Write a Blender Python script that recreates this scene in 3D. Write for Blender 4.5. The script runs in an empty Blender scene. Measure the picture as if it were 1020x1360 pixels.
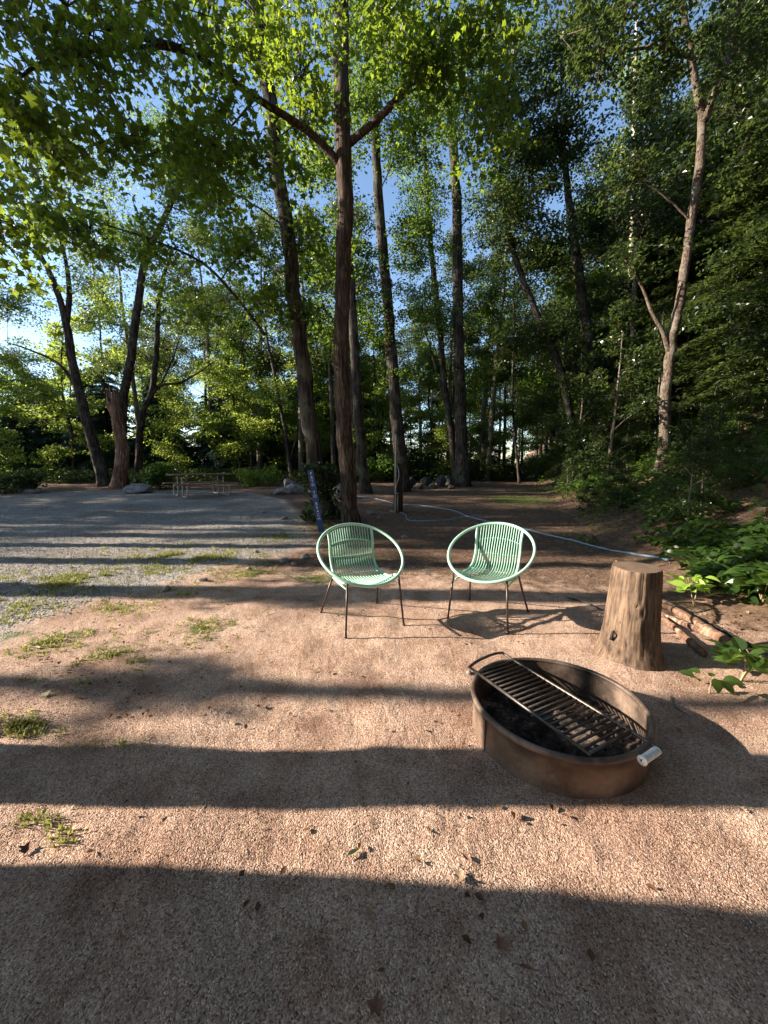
import bpy, math, random
import numpy as np
from mathutils import Vector, Matrix

rng = np.random.default_rng(7)
random.seed(7)
C = bpy.context.scene
COL = C.collection
PI = math.pi

# ------------------------------------------------------------------ camera geometry
CAMH = 1.3
PITCH = math.radians(7.3)
F = 511.0
cp, sp = math.cos(PITCH), math.sin(PITCH)
SUN_EL = math.radians(22.0)
SUN_AZ = math.radians(2.0)         # how far ahead of due left the sun stands
SUNV = np.array([-math.cos(SUN_EL) * math.cos(SUN_AZ), math.cos(SUN_EL) * math.sin(SUN_AZ), math.sin(SUN_EL)])

# ------------------------------------------------------------------ noise
def _hash(ix, iy, s):
    h = (ix.astype(np.int64) * 374761393 + iy.astype(np.int64) * 668265263 + s * 1442695041) & 0xffffffff
    h = ((h ^ (h >> 13)) * 1274126177) & 0xffffffff
    h = h ^ (h >> 16)
    return (h & 0xffffff) / float(0xffffff)
def vnoise(x, y, s=0):
    x = np.asarray(x, float); y = np.asarray(y, float)
    ix = np.floor(x); iy = np.floor(y)
    fx = x - ix; fy = y - iy
    fx = fx * fx * (3 - 2 * fx); fy = fy * fy * (3 - 2 * fy)
    a = _hash(ix, iy, s); b = _hash(ix + 1, iy, s); c = _hash(ix, iy + 1, s); d = _hash(ix + 1, iy + 1, s)
    return (a * (1 - fx) + b * fx) * (1 - fy) + (c * (1 - fx) + d * fx) * fy
def fbm(x, y, oct=4, s=0):
    t = 0; a = .5; n = 0
    for i in range(oct):
        t = t + a * vnoise(x * 2 ** i, y * 2 ** i, s + i); n += a; a *= .5
    return t / n
def sstep(a, b, x):
    t = np.clip((x - a) / (b - a), 0, 1)
    return t * t * (3 - 2 * t)

# ------------------------------------------------------------------ terrain height
def bank_edge(y):
    y = np.asarray(y, float)
    return np.where(y < 3.5, 2.75 + .02 * (3.5 - y), np.where(y < 5.5, 2.75 + (y - 3.5) * .25, 3.25 + (y - 5.5) * .33))
def hbase(x, y):
    x = np.asarray(x, float); y = np.asarray(y, float)
    rise = .025 * np.clip(y - 8, 0, 18)
    e = bank_edge(y) + .35 * (vnoise(y * .7, y * 0 + 3.3, 5) - .5)
    d = np.maximum(x - e, 0)
    bank = .22 * d + .062 * d * d
    bank = np.where(d > 14, .22 * 14 + .062 * 196 + (d - 14) * .9, bank)
    bank = bank * (1 + .25 * (fbm(x * .5, y * .5, 3, 9) - .5))
    und = .07 * (fbm(x * .35, y * .35, 3, 2) - .5) * sstep(1.5, 5, np.hypot(x, y))
    return rise + bank + und
def hfine(x, y):
    r = np.hypot(x, y)
    f = .032 * (fbm(x * 2.2, y * 2.2, 3, 21) - .5) + .017 * (fbm(x * 8, y * 8, 4, 31) - .5)
    f = f + .004 * (vnoise(x * 45, y * 45, 41) - .5) * (1 - sstep(3, 6, r))
    return f
def hgt(x, y):
    return hbase(x, y) + hfine(x, y)
def hz(x, y):
    return float(hgt(np.array([x]), np.array([y]))[0])

def rayd(u, v):
    a = (u - 510.0) / F; b = -(v - 680.0) / F
    return np.array([a, cp + b * sp, -sp + b * cp])
def P(u, v, Y):
    """the point seen at photo pixel (u, v) standing Y metres ahead"""
    d = rayd(u, v); t = Y / d[1]
    return np.array([d[0] * t, Y, CAMH + d[2] * t])
def G(u, v):
    """ground point under a photo pixel"""
    d = rayd(u, v)
    ts = np.geomspace(.6, 80, 3000)
    xs = d[0] * ts; ys = d[1] * ts; zs = CAMH + d[2] * ts
    below = zs < hbase(xs, ys) + .0
    k = int(np.argmax(below)) if below.any() else len(ts) - 1
    x, y = xs[k], ys[k]
    return np.array([x, y, hz(x, y)])

# ------------------------------------------------------------------ scene helpers
def link(o, parent=None):
    COL.objects.link(o)
    if parent is not None:
        o.parent = parent
    return o
def tag(o, label=None, cat=None, group=None, kind=None):
    if label: o['label'] = label
    if cat: o['category'] = cat
    if group: o['group'] = group
    if kind: o['kind'] = kind
    return o
def empty(name, loc=(0, 0, 0), rz=0, label=None, cat=None, group=None):
    o = bpy.data.objects.new(name, None)
    o.location = loc; o.rotation_euler = (0, 0, rz); o.empty_display_size = .2
    link(o)
    return tag(o, label, cat, group)
def copy_tree(o, parent=None):
    c = o.copy(); COL.objects.link(c); c.parent = parent
    for ch in list(o.children):
        copy_tree(ch, c)
    return c

class MB:
    def __init__(s):
        s.v = []; s.f = []; s.n = 0; s.a = []
    def add(s, v, fs, attr=0.0):
        v = np.asarray(v, float).reshape(-1, 3)
        for f in (fs if isinstance(fs, list) else [fs]):
            f = np.asarray(f, int)
            s.f.append(f + s.n)
        s.v.append(v); s.n += len(v)
        s.a.append(np.full(len(v), attr) if np.isscalar(attr) else np.asarray(attr, float))
        return s
    def build(s, name, mat, parent=None, smooth=True, loc=None, attr='tint'):
        me = bpy.data.meshes.new(name)
        v = np.concatenate(s.v)
        if loc is not None:
            v = v - np.asarray(loc)
        loops = np.concatenate([f.ravel() for f in s.f])
        tot = np.concatenate([np.full(len(f), f.shape[1]) for f in s.f])
        start = np.concatenate([[0], np.cumsum(tot)[:-1]])
        me.vertices.add(len(v)); me.vertices.foreach_set('co', v.ravel())
        me.loops.add(len(loops)); me.loops.foreach_set('vertex_index', loops.astype(np.int32))
        me.polygons.add(len(tot)); me.polygons.foreach_set('loop_start', start.astype(np.int32))
        me.polygons.foreach_set('loop_total', tot.astype(np.int32))
        me.polygons.foreach_set('use_smooth', np.full(len(tot), smooth))
        at = me.attributes.new(attr, 'FLOAT', 'POINT'); at.data.foreach_set('value', np.concatenate(s.a).astype(np.float32))
        me.update(calc_edges=True); me.validate()
        me.materials.append(mat)
        o = bpy.data.objects.new(name, me)
        if loc is not None and parent is None:
            o.location = loc
        link(o, parent)
        return o
    def tube(s, path, rad, sides=8, ridge=0.0, seed=0, cap=True, closed=False, attr=0.0, k=9):
        path = np.asarray(path, float); n = len(path)
        rad = np.full(n, rad) if np.isscalar(rad) else np.asarray(rad, float)
        if closed:
            T = np.roll(path, -1, 0) - np.roll(path, 1, 0)
        else:
            T = np.gradient(path, axis=0)
        T /= np.linalg.norm(T, axis=1)[:, None] + 1e-12
        ref = np.array([1., 0, 0]) if abs(T[0][0]) < .8 else np.array([0, 1., 0])
        U = np.zeros((n, 3)); u = ref - T[0] * ref.dot(T[0]); u /= np.linalg.norm(u)
        for i in range(n):
            u = u - T[i] * u.dot(T[i]); u /= np.linalg.norm(u) + 1e-12; U[i] = u
        V = np.cross(T, U)
        th = np.linspace(0, 2 * PI, sides, endpoint=False)
        R = rad[:, None] * np.ones((1, sides))
        if ridge:
            L = np.concatenate([[0], np.cumsum(np.linalg.norm(np.diff(path, axis=0), axis=1))])
            ang = th[None, :] * k / (2 * PI) ; ll = L[:, None]
            w = vnoise(ang + .25 * np.sin(ll * 3), ll * 1.6, seed)
            w2 = vnoise(np.minimum(ang, k - ang) * 1.0 + 50, ll * 1.1, seed + 3)
            wrap = np.minimum(ang, k - ang) / k * 2
            w = w * np.clip(wrap * 3, 0, 1) + w2 * (1 - np.clip(wrap * 3, 0, 1))
            R = R * (1 + ridge * (w - .5) * 2)
        pts = path[:, None, :] + R[..., None] * (U[:, None, :] * np.cos(th)[None, :, None] + V[:, None, :] * np.sin(th)[None, :, None])
        idx = np.arange(n * sides).reshape(n, sides)
        a = idx if closed else idx[:-1]
        b = np.roll(idx, -1, 0) if closed else idx[1:]
        q = np.stack([a, np.roll(a, -1, 1), np.roll(b, -1, 1), b], -1).reshape(-1, 4)
        fs = [q]
        if cap and not closed:
            fs.append(idx[0][::-1].reshape(1, -1)); fs.append(idx[-1].reshape(1, -1))
        return s.add(pts.reshape(-1, 3), fs, attr)
    def box(s, c, size, M=None, attr=0.0, bev=.0):
        x, y, z = [k / 2 for k in size]
        v = np.array([[i, j, k] for i in (-x, x) for j in (-y, y) for k in (-z, z)], float)
        if M is not None: v = v @ np.asarray(M).T
        v = v + np.asarray(c)
        f = [[0, 1, 3, 2], [4, 6, 7, 5], [0, 4, 5, 1], [2, 3, 7, 6], [0, 2, 6, 4], [1, 5, 7, 3]]
        return s.add(v, np.array(f), attr)

def bevel(o, w=.004, seg=2):
    m = o.modifiers.new('bevel', 'BEVEL'); m.width = w; m.segments = seg; m.limit_method = 'ANGLE'
    return o
def smooth_path(pts, n):
    pts = np.asarray(pts, float)
    if len(pts) == 2:
        t = np.linspace(0, 1, n)[:, None]; return pts[0] * (1 - t) + pts[1] * t
    p = np.vstack([2 * pts[0] - pts[1], pts, 2 * pts[-1] - pts[-2]])
    out = []
    m = len(pts) - 1
    for t in np.linspace(0, m - 1e-6, n):
        i = int(t); f = t - i
        a, b, c, d = p[i], p[i + 1], p[i + 2], p[i + 3]
        out.append(.5 * ((2 * b) + (-a + c) * f + (2 * a - 5 * b + 4 * c - d) * f * f + (-a + 3 * b - 3 * c + d) * f ** 3))
    return np.array(out)

# ------------------------------------------------------------------ materials
def new_mat(name):
    m = bpy.data.materials.new(name); m.use_nodes = True
    nt = m.node_tree; nt.nodes.clear()
    out = nt.nodes.new('ShaderNodeOutputMaterial')
    return m, nt, out
class N:
    """tiny node helper"""
    def __init__(s, nt): s.nt = nt
    def new(s, t, **kw):
        n = s.nt.nodes.new(t)
        for k, v in kw.items():
            if k.startswith('i_'):
                key = k[2:].replace('_', ' ')
                n.inputs[key].default_value = v
            else: setattr(n, k, v)
        return n
    def l(s, a, b): s.nt.links.new(a, b)
    def pos(s, scale=None):
        g = s.new('ShaderNodeTexCoord').outputs['Object']
        if scale:
            m = s.new('ShaderNodeMapping'); m.inputs['Scale'].default_value = scale
            s.l(g, m.inputs['Vector']); return m.outputs[0]
        return g
    def noise(s, vec, scale, detail=4, rough=.55):
        n = s.new('ShaderNodeTexNoise'); n.inputs['Scale'].default_value = scale; n.inputs['Detail'].default_value = detail
        n.inputs['Roughness'].default_value = rough
        s.l(vec, n.inputs['Vector']); return n.outputs['Fac']
    def voro(s, vec, scale, feat='F1', out='Distance', rnd=1):
        n = s.new('ShaderNodeTexVoronoi'); n.feature = feat; n.inputs['Scale'].default_value = scale
        n.inputs['Randomness'].default_value = rnd
        s.l(vec, n.inputs['Vector']); return n.outputs[out]
    def ramp(s, fac, stops, interp='LINEAR'):
        r = s.new('ShaderNodeValToRGB'); cr = r.color_ramp; cr.interpolation = interp
        while len(cr.elements) < len(stops): cr.elements.new(.5)
        for e, (p, c) in zip(cr.elements, stops):
            e.position = p; e.color = (*c, 1) if len(c) == 3 else c
        s.l(fac, r.inputs[0]); return r.outputs[0]
    def mix(s, fac, a, b, mode='MIX'):
        m = s.new('ShaderNodeMix'); m.data_type = 'RGBA'; m.blend_type = mode
        for sock, val in ((m.inputs[0], fac), (m.inputs[6], a), (m.inputs[7], b)):
            if hasattr(val, 'is_linked'): s.l(val, sock)
            elif isinstance(val, (int, float)): sock.default_value = val
            else: sock.default_value = (*val, 1)
        return m.outputs[2]
    def math(s, op, a, b=None, clamp=False):
        m = s.new('ShaderNodeMath'); m.operation = op; m.use_clamp = clamp
        for sock, val in zip(m.inputs, (a, b)):
            if val is None: continue
            if hasattr(val, 'is_linked'): s.l(val, sock)
            else: sock.default_value = val
        return m.outputs[0]
    def attr(s, name): 
        return s.new('ShaderNodeAttribute', attribute_name=name).outputs['Fac']
    def bump(s, h, strength, dist, normal=None):
        b = s.new('ShaderNodeBump'); b.inputs['Strength'].default_value = strength; b.inputs['Distance'].default_value = dist
        s.l(h, b.inputs['Height'])
        if normal is not None: s.l(normal, b.inputs['Normal'])
        return b.outputs[0]
    def bsdf(s, out, col, rough=.8, metal=0, normal=None, spec=None):
        b = s.new('ShaderNodeBsdfPrincipled')
        for key, val in (('Base Color', col), ('Roughness', rough), ('Metallic', metal)):
            if hasattr(val, 'is_linked'): s.l(val, b.inputs[key])
            elif isinstance(val, (int, float)): b.inputs[key].default_value = val
            else: b.inputs[key].default_value = (*val, 1)
        if spec is not None: b.inputs['Specular IOR Level'].default_value = spec
        if normal is not None: s.l(normal, b.inputs['Normal'])
        s.l(b.outputs[0], out.inputs['Surface'])
        return b

def ground_mat():
    m, nt, out = new_mat('earth'); n = N(nt); p = n.pos()
    # decomposed granite: small tan, pink and grey grains
    p0 = p
    wn = n.new('ShaderNodeTexNoise'); wn.inputs['Scale'].default_value = 140; wn.inputs['Detail'].default_value = 2; n.l(p, wn.inputs['Vector'])
    wv = n.new('ShaderNodeVectorMath'); wv.operation = 'MULTIPLY_ADD'; n.l(wn.outputs['Color'], wv.inputs[0]); wv.inputs[1].default_value = (.006, .006, .006); n.l(p, wv.inputs[2]); p = wv.outputs[0]
    cell = n.voro(p, 215, 'F1', 'Color'); cd = n.voro(p, 215)
    p = p0
    sep = n.new('ShaderNodeSeparateColor'); n.l(cell, sep.inputs[0])
    grain = n.ramp(sep.outputs[0], [(0, (.19, .12, .093)), (.25, (.43, .295, .225)), (.65, (.57, .41, .315)), (.92, (.71, .56, .46)), (1, (.71, .62, .54))])
    big = n.noise(p, 1.3, 5)
    tone = n.ramp(big, [(.3, (.66, .56, .52)), (.5, (.98, .93, .90)), (.72, (1.10, 1.10, 1.10))])
    camp = n.mix(1.0, grain, tone, 'MULTIPLY')
    fine = n.noise(p, 85, 4, .65)
    damp = n.ramp(n.noise(p, 4.0, 5, .65), [(.36, (.60, .52, .47)), (.52, (1, 1, 1))])
    camp = n.mix(.7, camp, damp, 'MULTIPLY')
    crumbs = n.ramp(n.voro(p, 16), [(.035, (.30, .22, .18)), (.06, (1, 1, 1))])
    crumbmask = n.ramp(n.noise(p, 1.7, 4), [(.48, (0, 0, 0)), (.62, (1, 1, 1))])
    camp = n.mix(crumbmask, camp, n.mix(1.0, camp, crumbs, 'MULTIPLY'))
    # grey crushed stone
    c2 = n.voro(p, 70, 'F1', 'Color'); d2 = n.voro(p, 70)
    s2 = n.new('ShaderNodeSeparateColor'); n.l(c2, s2.inputs[0])
    lot = n.ramp(s2.outputs[1], [(0, (.13, .125, .12)), (.5, (.265, .252, .24)), (.85, (.40, .38, .355)), (1, (.52, .49, .45))])
    lt = n.ramp(n.noise(p, .8, 5), [(.35, (.72, .66, .6)), (.6, (1, 1, 1))])
    lot = n.mix(1.0, lot, lt, 'MULTIPLY')
    # forest soil with humus
    c3 = n.voro(p, 38, 'F1', 'Color')
    s3 = n.new('ShaderNodeSeparateColor'); n.l(c3, s3.inputs[0])
    soil = n.ramp(s3.outputs[2], [(0, (.045, .028, .02)), (.5, (.115, .072, .05)), (.85, (.20, .125, .085)), (1, (.34, .225, .155))])
    soil = n.mix(.5, soil, n.ramp(n.noise(p, 9, 6, .7), [(.3, (.07, .042, .028)), (.7, (.24, .16, .11))]))
    moss = n.mix(n.noise(p, 40, 3), (.035, .06, .012), (.12, .17, .035))
    nz = n.noise(p, 7, 5, .7)
    def mask(name, soft=.35):
        a = n.attr(name)
        x = n.math('ADD', a, n.math('MULTIPLY', n.math('SUBTRACT', nz, .5), 1.8))
        return n.ramp(x, [(.5 - soft / 2, (0, 0, 0)), (.5 + soft / 2, (1, 1, 1))])
    ml, ms, mm = mask('lot', .38), mask('soil', .6), mask('moss', .3)
    col = n.mix(ms, camp, soil); col = n.mix(ml, col, lot); col = n.mix(mm, col, moss)
    h1 = n.math('MULTIPLY', cd, n.ramp(n.noise(p, 3.1, 4), [(.35, (.35, .35, .35)), (.62, (1.1, 1.1, 1.1))]))
    hcamp = n.math('ADD', n.math('SUBTRACT', 1.0, h1), n.math('MULTIPLY', fine, 1.5))
    hlot = n.math('MULTIPLY', n.math('SUBTRACT', 1.0, d2), 1.7)
    mh = n.new('ShaderNodeMix'); mh.data_type = 'FLOAT'
    n.l(ml, mh.inputs[0]); n.l(hcamp, mh.inputs[2]); n.l(hlot, mh.inputs[3])
    bn = n.bump(mh.outputs[0], 1.0, .0092)
    bn = n.bump(n.noise(p, 14, 5, .65), .6, .014, bn)
    n.bsdf(out, col, .92, 0, bn, .2)
    return m

def bark_mat(name, dark, light, scale=1.0, patch=None, rough=.9, bump=.02, stretch=.10):
    m, nt, out = new_mat(name); n = N(nt)
    g = n.new('ShaderNodeNewGeometry').outputs['Position']
    mp = n.new('ShaderNodeMapping'); mp.inputs['Scale'].default_value = (1, 1, stretch); n.l(g, mp.inputs['Vector']); p = mp.outputs[0]
    a = n.noise(p, 24 * scale, 7, .68)
    v = n.noise(p, 58 * scale, 4, .6)
    h = n.math('ADD', n.math('MULTIPLY', a, .75), n.math('MULTIPLY', v, .25))
    col = n.ramp(h, [(.38, tuple(k * .3 for k in dark)), (.49, dark), (.62, light)])
    col = n.mix(.6, col, n.ramp(n.noise(g, 3.0, 4), [(.35, (.65, .62, .6)), (.65, (1.1, 1.08, 1.05))]), 'MULTIPLY')
    if patch:
        pm = n.ramp(n.noise(g, 2.2, 4), [(.52, (0, 0, 0)), (.62, (1, 1, 1))])
        col = n.mix(n.math('MULTIPLY', pm, .6), col, patch)
    n.bsdf(out, col, rough, 0, n.bump(h, .9, bump), .15)
    return m

def leaf_mat(name, dark, light, trans, tw=.45, rough=.5, fleck=None):
    m, nt, out = new_mat(name); n = N(nt)
    t = n.attr('tint')
    col = n.ramp(t, [(0, dark), (.75, light), (1, fleck or light)])
    tc = n.ramp(t, [(0, tuple(k * .6 for k in trans)), (1, trans)])
    b = n.new('ShaderNodeBsdfPrincipled'); n.l(col, b.inputs['Base Color']); b.inputs['Roughness'].default_value = rough
    b.inputs['Specular IOR Level'].default_value = .35
    tr = n.new('ShaderNodeBsdfTranslucent'); n.l(tc, tr.inputs[0])
    mx = n.new('ShaderNodeMixShader'); mx.inputs[0].default_value = tw
    n.l(b.outputs[0], mx.inputs[1]); n.l(tr.outputs[0], mx.inputs[2]); n.l(mx.outputs[0], out.inputs['Surface'])
    return m

def plain_mat(name, col, rough=.6, metal=0, var=.15, nscale=30, bump=0, bscale=60, spec=None):
    m, nt, out = new_mat(name); n = N(nt); p = n.pos()
    f = n.noise(p, nscale, 5, .6)
    lo = tuple(k * (1 - var) for k in col); hi = tuple(min(1, k * (1 + var)) for k in col)
    c = n.ramp(f, [(.3, lo), (.7, hi)])
    nm = n.bump(n.noise(p, bscale, 4), bump, .003) if bump else None
    n.bsdf(out, c, rough, metal, nm, spec)
    return m

M = {}
M['earth'] = ground_mat()
M['bark_red'] = bark_mat('reddish_bark', (.06, .045, .037), (.175, .135, .110), 1.0, None, bump=.04)
M['bark_dark'] = bark_mat('dark_bark', (.038, .032, .028), (.125, .105, .09), .8, (.11, .115, .09), bump=.03)
M['bark_grey'] = bark_mat('grey_bark', (.12, .10, .085), (.30, .26, .22), 1.2, (.22, .22, .19))
M['bark_pale'] = bark_mat('pale_bark', (.09, .068, .055), (.24, .19, .155), 1.2, (.20, .19, .155), stretch=.4)
M['bark_birch'] = bark_mat('birch_bark', (.45, .40, .34), (.72, .66, .58), 1.4, None, stretch=1.8)
M['snag'] = bark_mat('weathered_snag_wood', (.17, .10, .068), (.46, .33, .245), 1.0, (.16, .09, .06), stretch=.07)
M['maple'] = leaf_mat('maple_leaf', (.016, .038, .011), (.042, .080, .018), (.36, .50, .04), .52, .4)
M['ash'] = leaf_mat('small_leaf', (.015, .034, .011), (.042, .078, .018), (.30, .46, .06), .48, .4)
M['light'] = leaf_mat('light_leaf', (.04, .075, .016), (.10, .15, .032), (.50, .64, .10), .55, .45)
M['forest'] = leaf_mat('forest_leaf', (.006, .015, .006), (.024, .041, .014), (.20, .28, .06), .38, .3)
M['hemlock'] = leaf_mat('hazed_hemlock_needles', (.035, .08, .072), (.08, .155, .13), (.08, .15, .10), .2, .5)  # needle green lightened to bluish teal, distance haze painted into the colour
M['broad'] = leaf_mat('broad_leaf', (.018, .042, .012), (.055, .105, .024), (.28, .46, .06), .38, .3)
M['lime'] = leaf_mat('lime_leaf', (.22, .36, .05), (.34, .50, .09), (.55, .75, .12), .4, .35)
M['grass'] = leaf_mat('grass_blade', (.10, .115, .03), (.25, .26, .075), (.38, .42, .10), .35, .5, (.45, .37, .17))
M['litter'] = leaf_mat('dead_leaf', (.07, .035, .018), (.22, .12, .06), (.20, .10, .04), .2, .7, (.42, .28, .15))
M['mint'] = plain_mat('mint_plastic', (.25, .48, .385), .42, 0, .08, 20, .15, 200)
M['mint_pale'] = plain_mat('pale_mint_paint', (.36, .60, .49), .34, 0, .06, 12, .1, 120)
M['leg_brown'] = plain_mat('dark_brown_metal', (.055, .035, .028), .4, .3, .3, 40)
M['galv'] = plain_mat('galvanised_pipe', (.34, .34, .335), .45, .6, .15, 40)
M['hose'] = plain_mat('blue_grey_hose', (.17, .25, .33), .65, 0, .08, 20)
M['sign_blue'] = plain_mat('blue_sign_paint', (.025, .06, .20), .6, 0, .3, 25, .3, 60)
M['white_paint'] = plain_mat('white_paint', (.62, .64, .68), .6, 0, .15, 60)
M['post_wood'] = bark_mat('dark_post_wood', (.05, .035, .028), (.13, .10, .08), 1.2, None, stretch=.06, bump=.006)
M['table_wood'] = bark_mat('weathered_table_wood', (.24, .16, .11), (.42, .33, .26), 1.0, None, stretch=1, bump=.004)
M['rock'] = plain_mat('grey_rock', (.20, .19, .185), .85, 0, .45, 5, .9, 12)
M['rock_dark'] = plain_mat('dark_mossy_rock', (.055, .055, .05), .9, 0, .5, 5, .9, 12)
M['rock_pale'] = plain_mat('pale_rock', (.27, .25, .23), .85, 0, .4, 8, .9, 16)
M['char'] = plain_mat('charcoal', (.018, .017, .017), .8, 0, .5, 30, .8, 40)
M['spring'] = plain_mat('zinc_spring', (.74, .74, .72), .35, .15, .1, 60)
M['grate'] = plain_mat('sooty_grate_steel', (.10, .085, .075), .42, .6, .4, 25, .3, 90)
M['pebble'] = leaf_mat('pebble', (.22, .15, .11), (.44, .31, .23), (.3, .2, .15), .0, .85, (.55, .47, .40))
M['stone'] = leaf_mat('crushed_stone', (.13, .125, .12), (.34, .325, .305), (.2, .2, .2), .0, .85, (.50, .46, .41))

def ring_mat(inner):
    m, nt, out = new_mat('soot_lined_steel' if inner else 'rusty_steel'); n = N(nt); p = n.pos()
    sx = n.new('ShaderNodeSeparateXYZ'); n.l(p, sx.inputs[0])
    f = n.noise(p, 5, 6, .7); f2 = n.noise(p, 60, 4, .7)
    rust = n.ramp(f, [(.3, (.09, .06, .046)), (.5, (.20, .138, .104)), (.7, (.30, .22, .17))])
    rust = n.mix(.5, rust, n.ramp(f2, [(.3, (.5, .45, .4)), (.7, (1, 1, 1))]), 'MULTIPLY')
    # heat-scorched band at the lip; it has a ragged edge of its own
    z = n.math('ADD', sx.outputs[2], n.math('MULTIPLY', n.math('SUBTRACT', n.noise(p, 6, 4), .5), .16))
    if inner:
        k = n.ramp(f, [(.35, (.03, .025, .022)), (.5, (.11, .08, .062)), (.68, (.26, .19, .145))])
        col = k
    else:
        band = n.ramp(z, [(.125, (0, 0, 0)), (.165, (1, 1, 1))])
        col = n.mix(n.math('MULTIPLY', band, .75), rust, (.05, .038, .032))
    n.bsdf(out, col, n.ramp(f, [(.3, (.42,) * 3), (.7, (.7,) * 3)]), .35, n.bump(n.math('ADD', f2, f), .35, .003), .4)
    return m
M['ring_out'] = ring_mat(False); M['ring_in'] = ring_mat(True)

def ash_mat():
    m, nt, out = new_mat('ash_bed'); n = N(nt); p = n.pos()
    col = n.ramp(n.noise(p, 9, 6, .75), [(.42, (.018, .016, .015)), (.55, (.07, .053, .045)), (.66, (.24, .175, .135)), (.8, (.42, .33, .27))])
    n.bsdf(out, col, .95, 0, n.bump(n.noise(p, 60, 6, .8), 1, .012), .1)
    return m
M['ash_bed'] = ash_mat()

def stump_mats():
    m, nt, out = new_mat('debarked_log_wood'); n = N(nt)
    p = n.pos((1, 1, .10)); q = n.pos()
    g = n.noise(p, 42, 6, .7); b = n.noise(q, 5, 5, .6)
    col = n.ramp(g, [(.34, (.035, .024, .018)), (.47, (.12, .083, .06)), (.66, (.235, .17, .122))])
    col = n.mix(.65, col, n.ramp(b, [(.36, (.42, .34, .28)), (.5, (.95, .92, .88)), (.66, (1.2, 1.15, 1.05))]), 'MULTIPLY')
    holes = n.ramp(n.voro(n.pos((1, 1, .5)), 18), [(.05, (.18, .14, .1)), (.09, (1, 1, 1))])
    col = n.mix(.8, col, holes, 'MULTIPLY')
    n.bsdf(out, col, .8, 0, n.bump(g, .8, .006), .25)
    m2, nt, out = new_mat('sawn_end_grain'); n = N(nt); q = n.pos()
    sx = n.new('ShaderNodeSeparateXYZ'); n.l(q, sx.inputs[0])
    w = n.noise(q, 6, 3)
    rr = n.math('SQRT', n.math('ADD', n.math('POWER', n.math('ADD', sx.outputs[0], .02), 2.0), n.math('POWER', sx.outputs[1], 2.0)))
    rings = n.math('SINE', n.math('MULTIPLY', n.math('ADD', rr, n.math('MULTIPLY', w, .02)), 620))
    col = n.ramp(rings, [(0, (.17, .12, .085)), (1, (.25, .18, .13))])
    col = n.mix(.7, col, n.ramp(n.noise(q, 9, 6, .7), [(.35, (.5, .45, .42)), (.6, (1, 1, 1))]), 'MULTIPLY')
    ang = n.new('ShaderNodeMath'); ang.operation = 'ARCTAN2'; n.l(sx.outputs[1], ang.inputs[0]); n.l(sx.outputs[0], ang.inputs[1])
    n.bsdf(out, col, .85, 0, n.bump(n.math('ADD', rings, n.math('MULTIPLY', w, 4)), .5, .002), .2)
    return m, m2
M['log'], M['log_end'] = stump_mats()

# ------------------------------------------------------------------ ground sheets
def poly_sd(px, py, poly):
    """signed distance to a polygon, positive inside"""
    poly = np.asarray(poly, float); d = np.full(px.shape, 1e9); ins = np.zeros(px.shape, bool)
    n = len(poly)
    for i in range(n):
        a = poly[i]; b = poly[(i + 1) % n]; e = b - a
        wx = px - a[0]; wy = py - a[1]
        t = np.clip((wx * e[0] + wy * e[1]) / (e @ e), 0, 1)
        d = np.minimum(d, (wx - e[0] * t) ** 2 + (wy - e[1] * t) ** 2)
        c = ((a[1] > py) != (b[1] > py)) & (px < (b[0] - a[0]) * (py - a[1]) / (b[1] - a[1] + 1e-12) + a[0])
        ins ^= c
    return np.where(ins, 1, -1) * np.sqrt(d)

lot_px = [(0, 850), (41, 826), (103, 805), (165, 789), (230, 774), (288, 751), (360, 741), (412, 727), (404, 700), (385, 676), (372, 664), (330, 655), (250, 651), (120, 652), (0, 657)]
LOT = [G(u, v)[:2] for u, v in lot_px]
LOT = [np.array([-9, 1.1]), np.array([-4.6, 2.0])] + LOT + [np.array([-30, 19]), np.array([-40, 3])]

def masks(x, y):
    e = bank_edge(y)
    sdl = poly_sd(x, y, LOT)
    lot = np.clip(.5 + sdl * 1.6, 0, 1)
    soil = sstep(-.9, .5, x - e)
    soil = np.maximum(soil, sstep(3.7, 5.2, y + .35 * np.maximum(x, 0)) * .88 * (1 - np.clip(lot * 1.5, 0, 1)))
    soil = np.maximum(soil, sstep(16, 20, y) * .9)
    moss = np.zeros_like(x)
    for (u, v, rx, ry, s) in MOSS:
        g = G(u, v)
        moss = np.maximum(moss, s * np.exp(-(((x - g[0]) / rx) ** 2 + ((y - g[1]) / ry) ** 2)))
    return lot, soil, moss
MOSS = [(425, 768, .55, .3, .62), (120, 768, 1.0, .28, .45), (250, 741, 1.3, .35, .45), (40, 845, .8, .22, .42), (690, 664, 1.2, 1.4, .9), (730, 650, 1.5, 1.2, .8),
        (270, 835, .5, .25, .42), (640, 655, 1.6, .6, .45), (100, 700, .5, .3, .3), (370, 712, .8, .5, .5), (150, 860, .4, .2, .42)]

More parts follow.
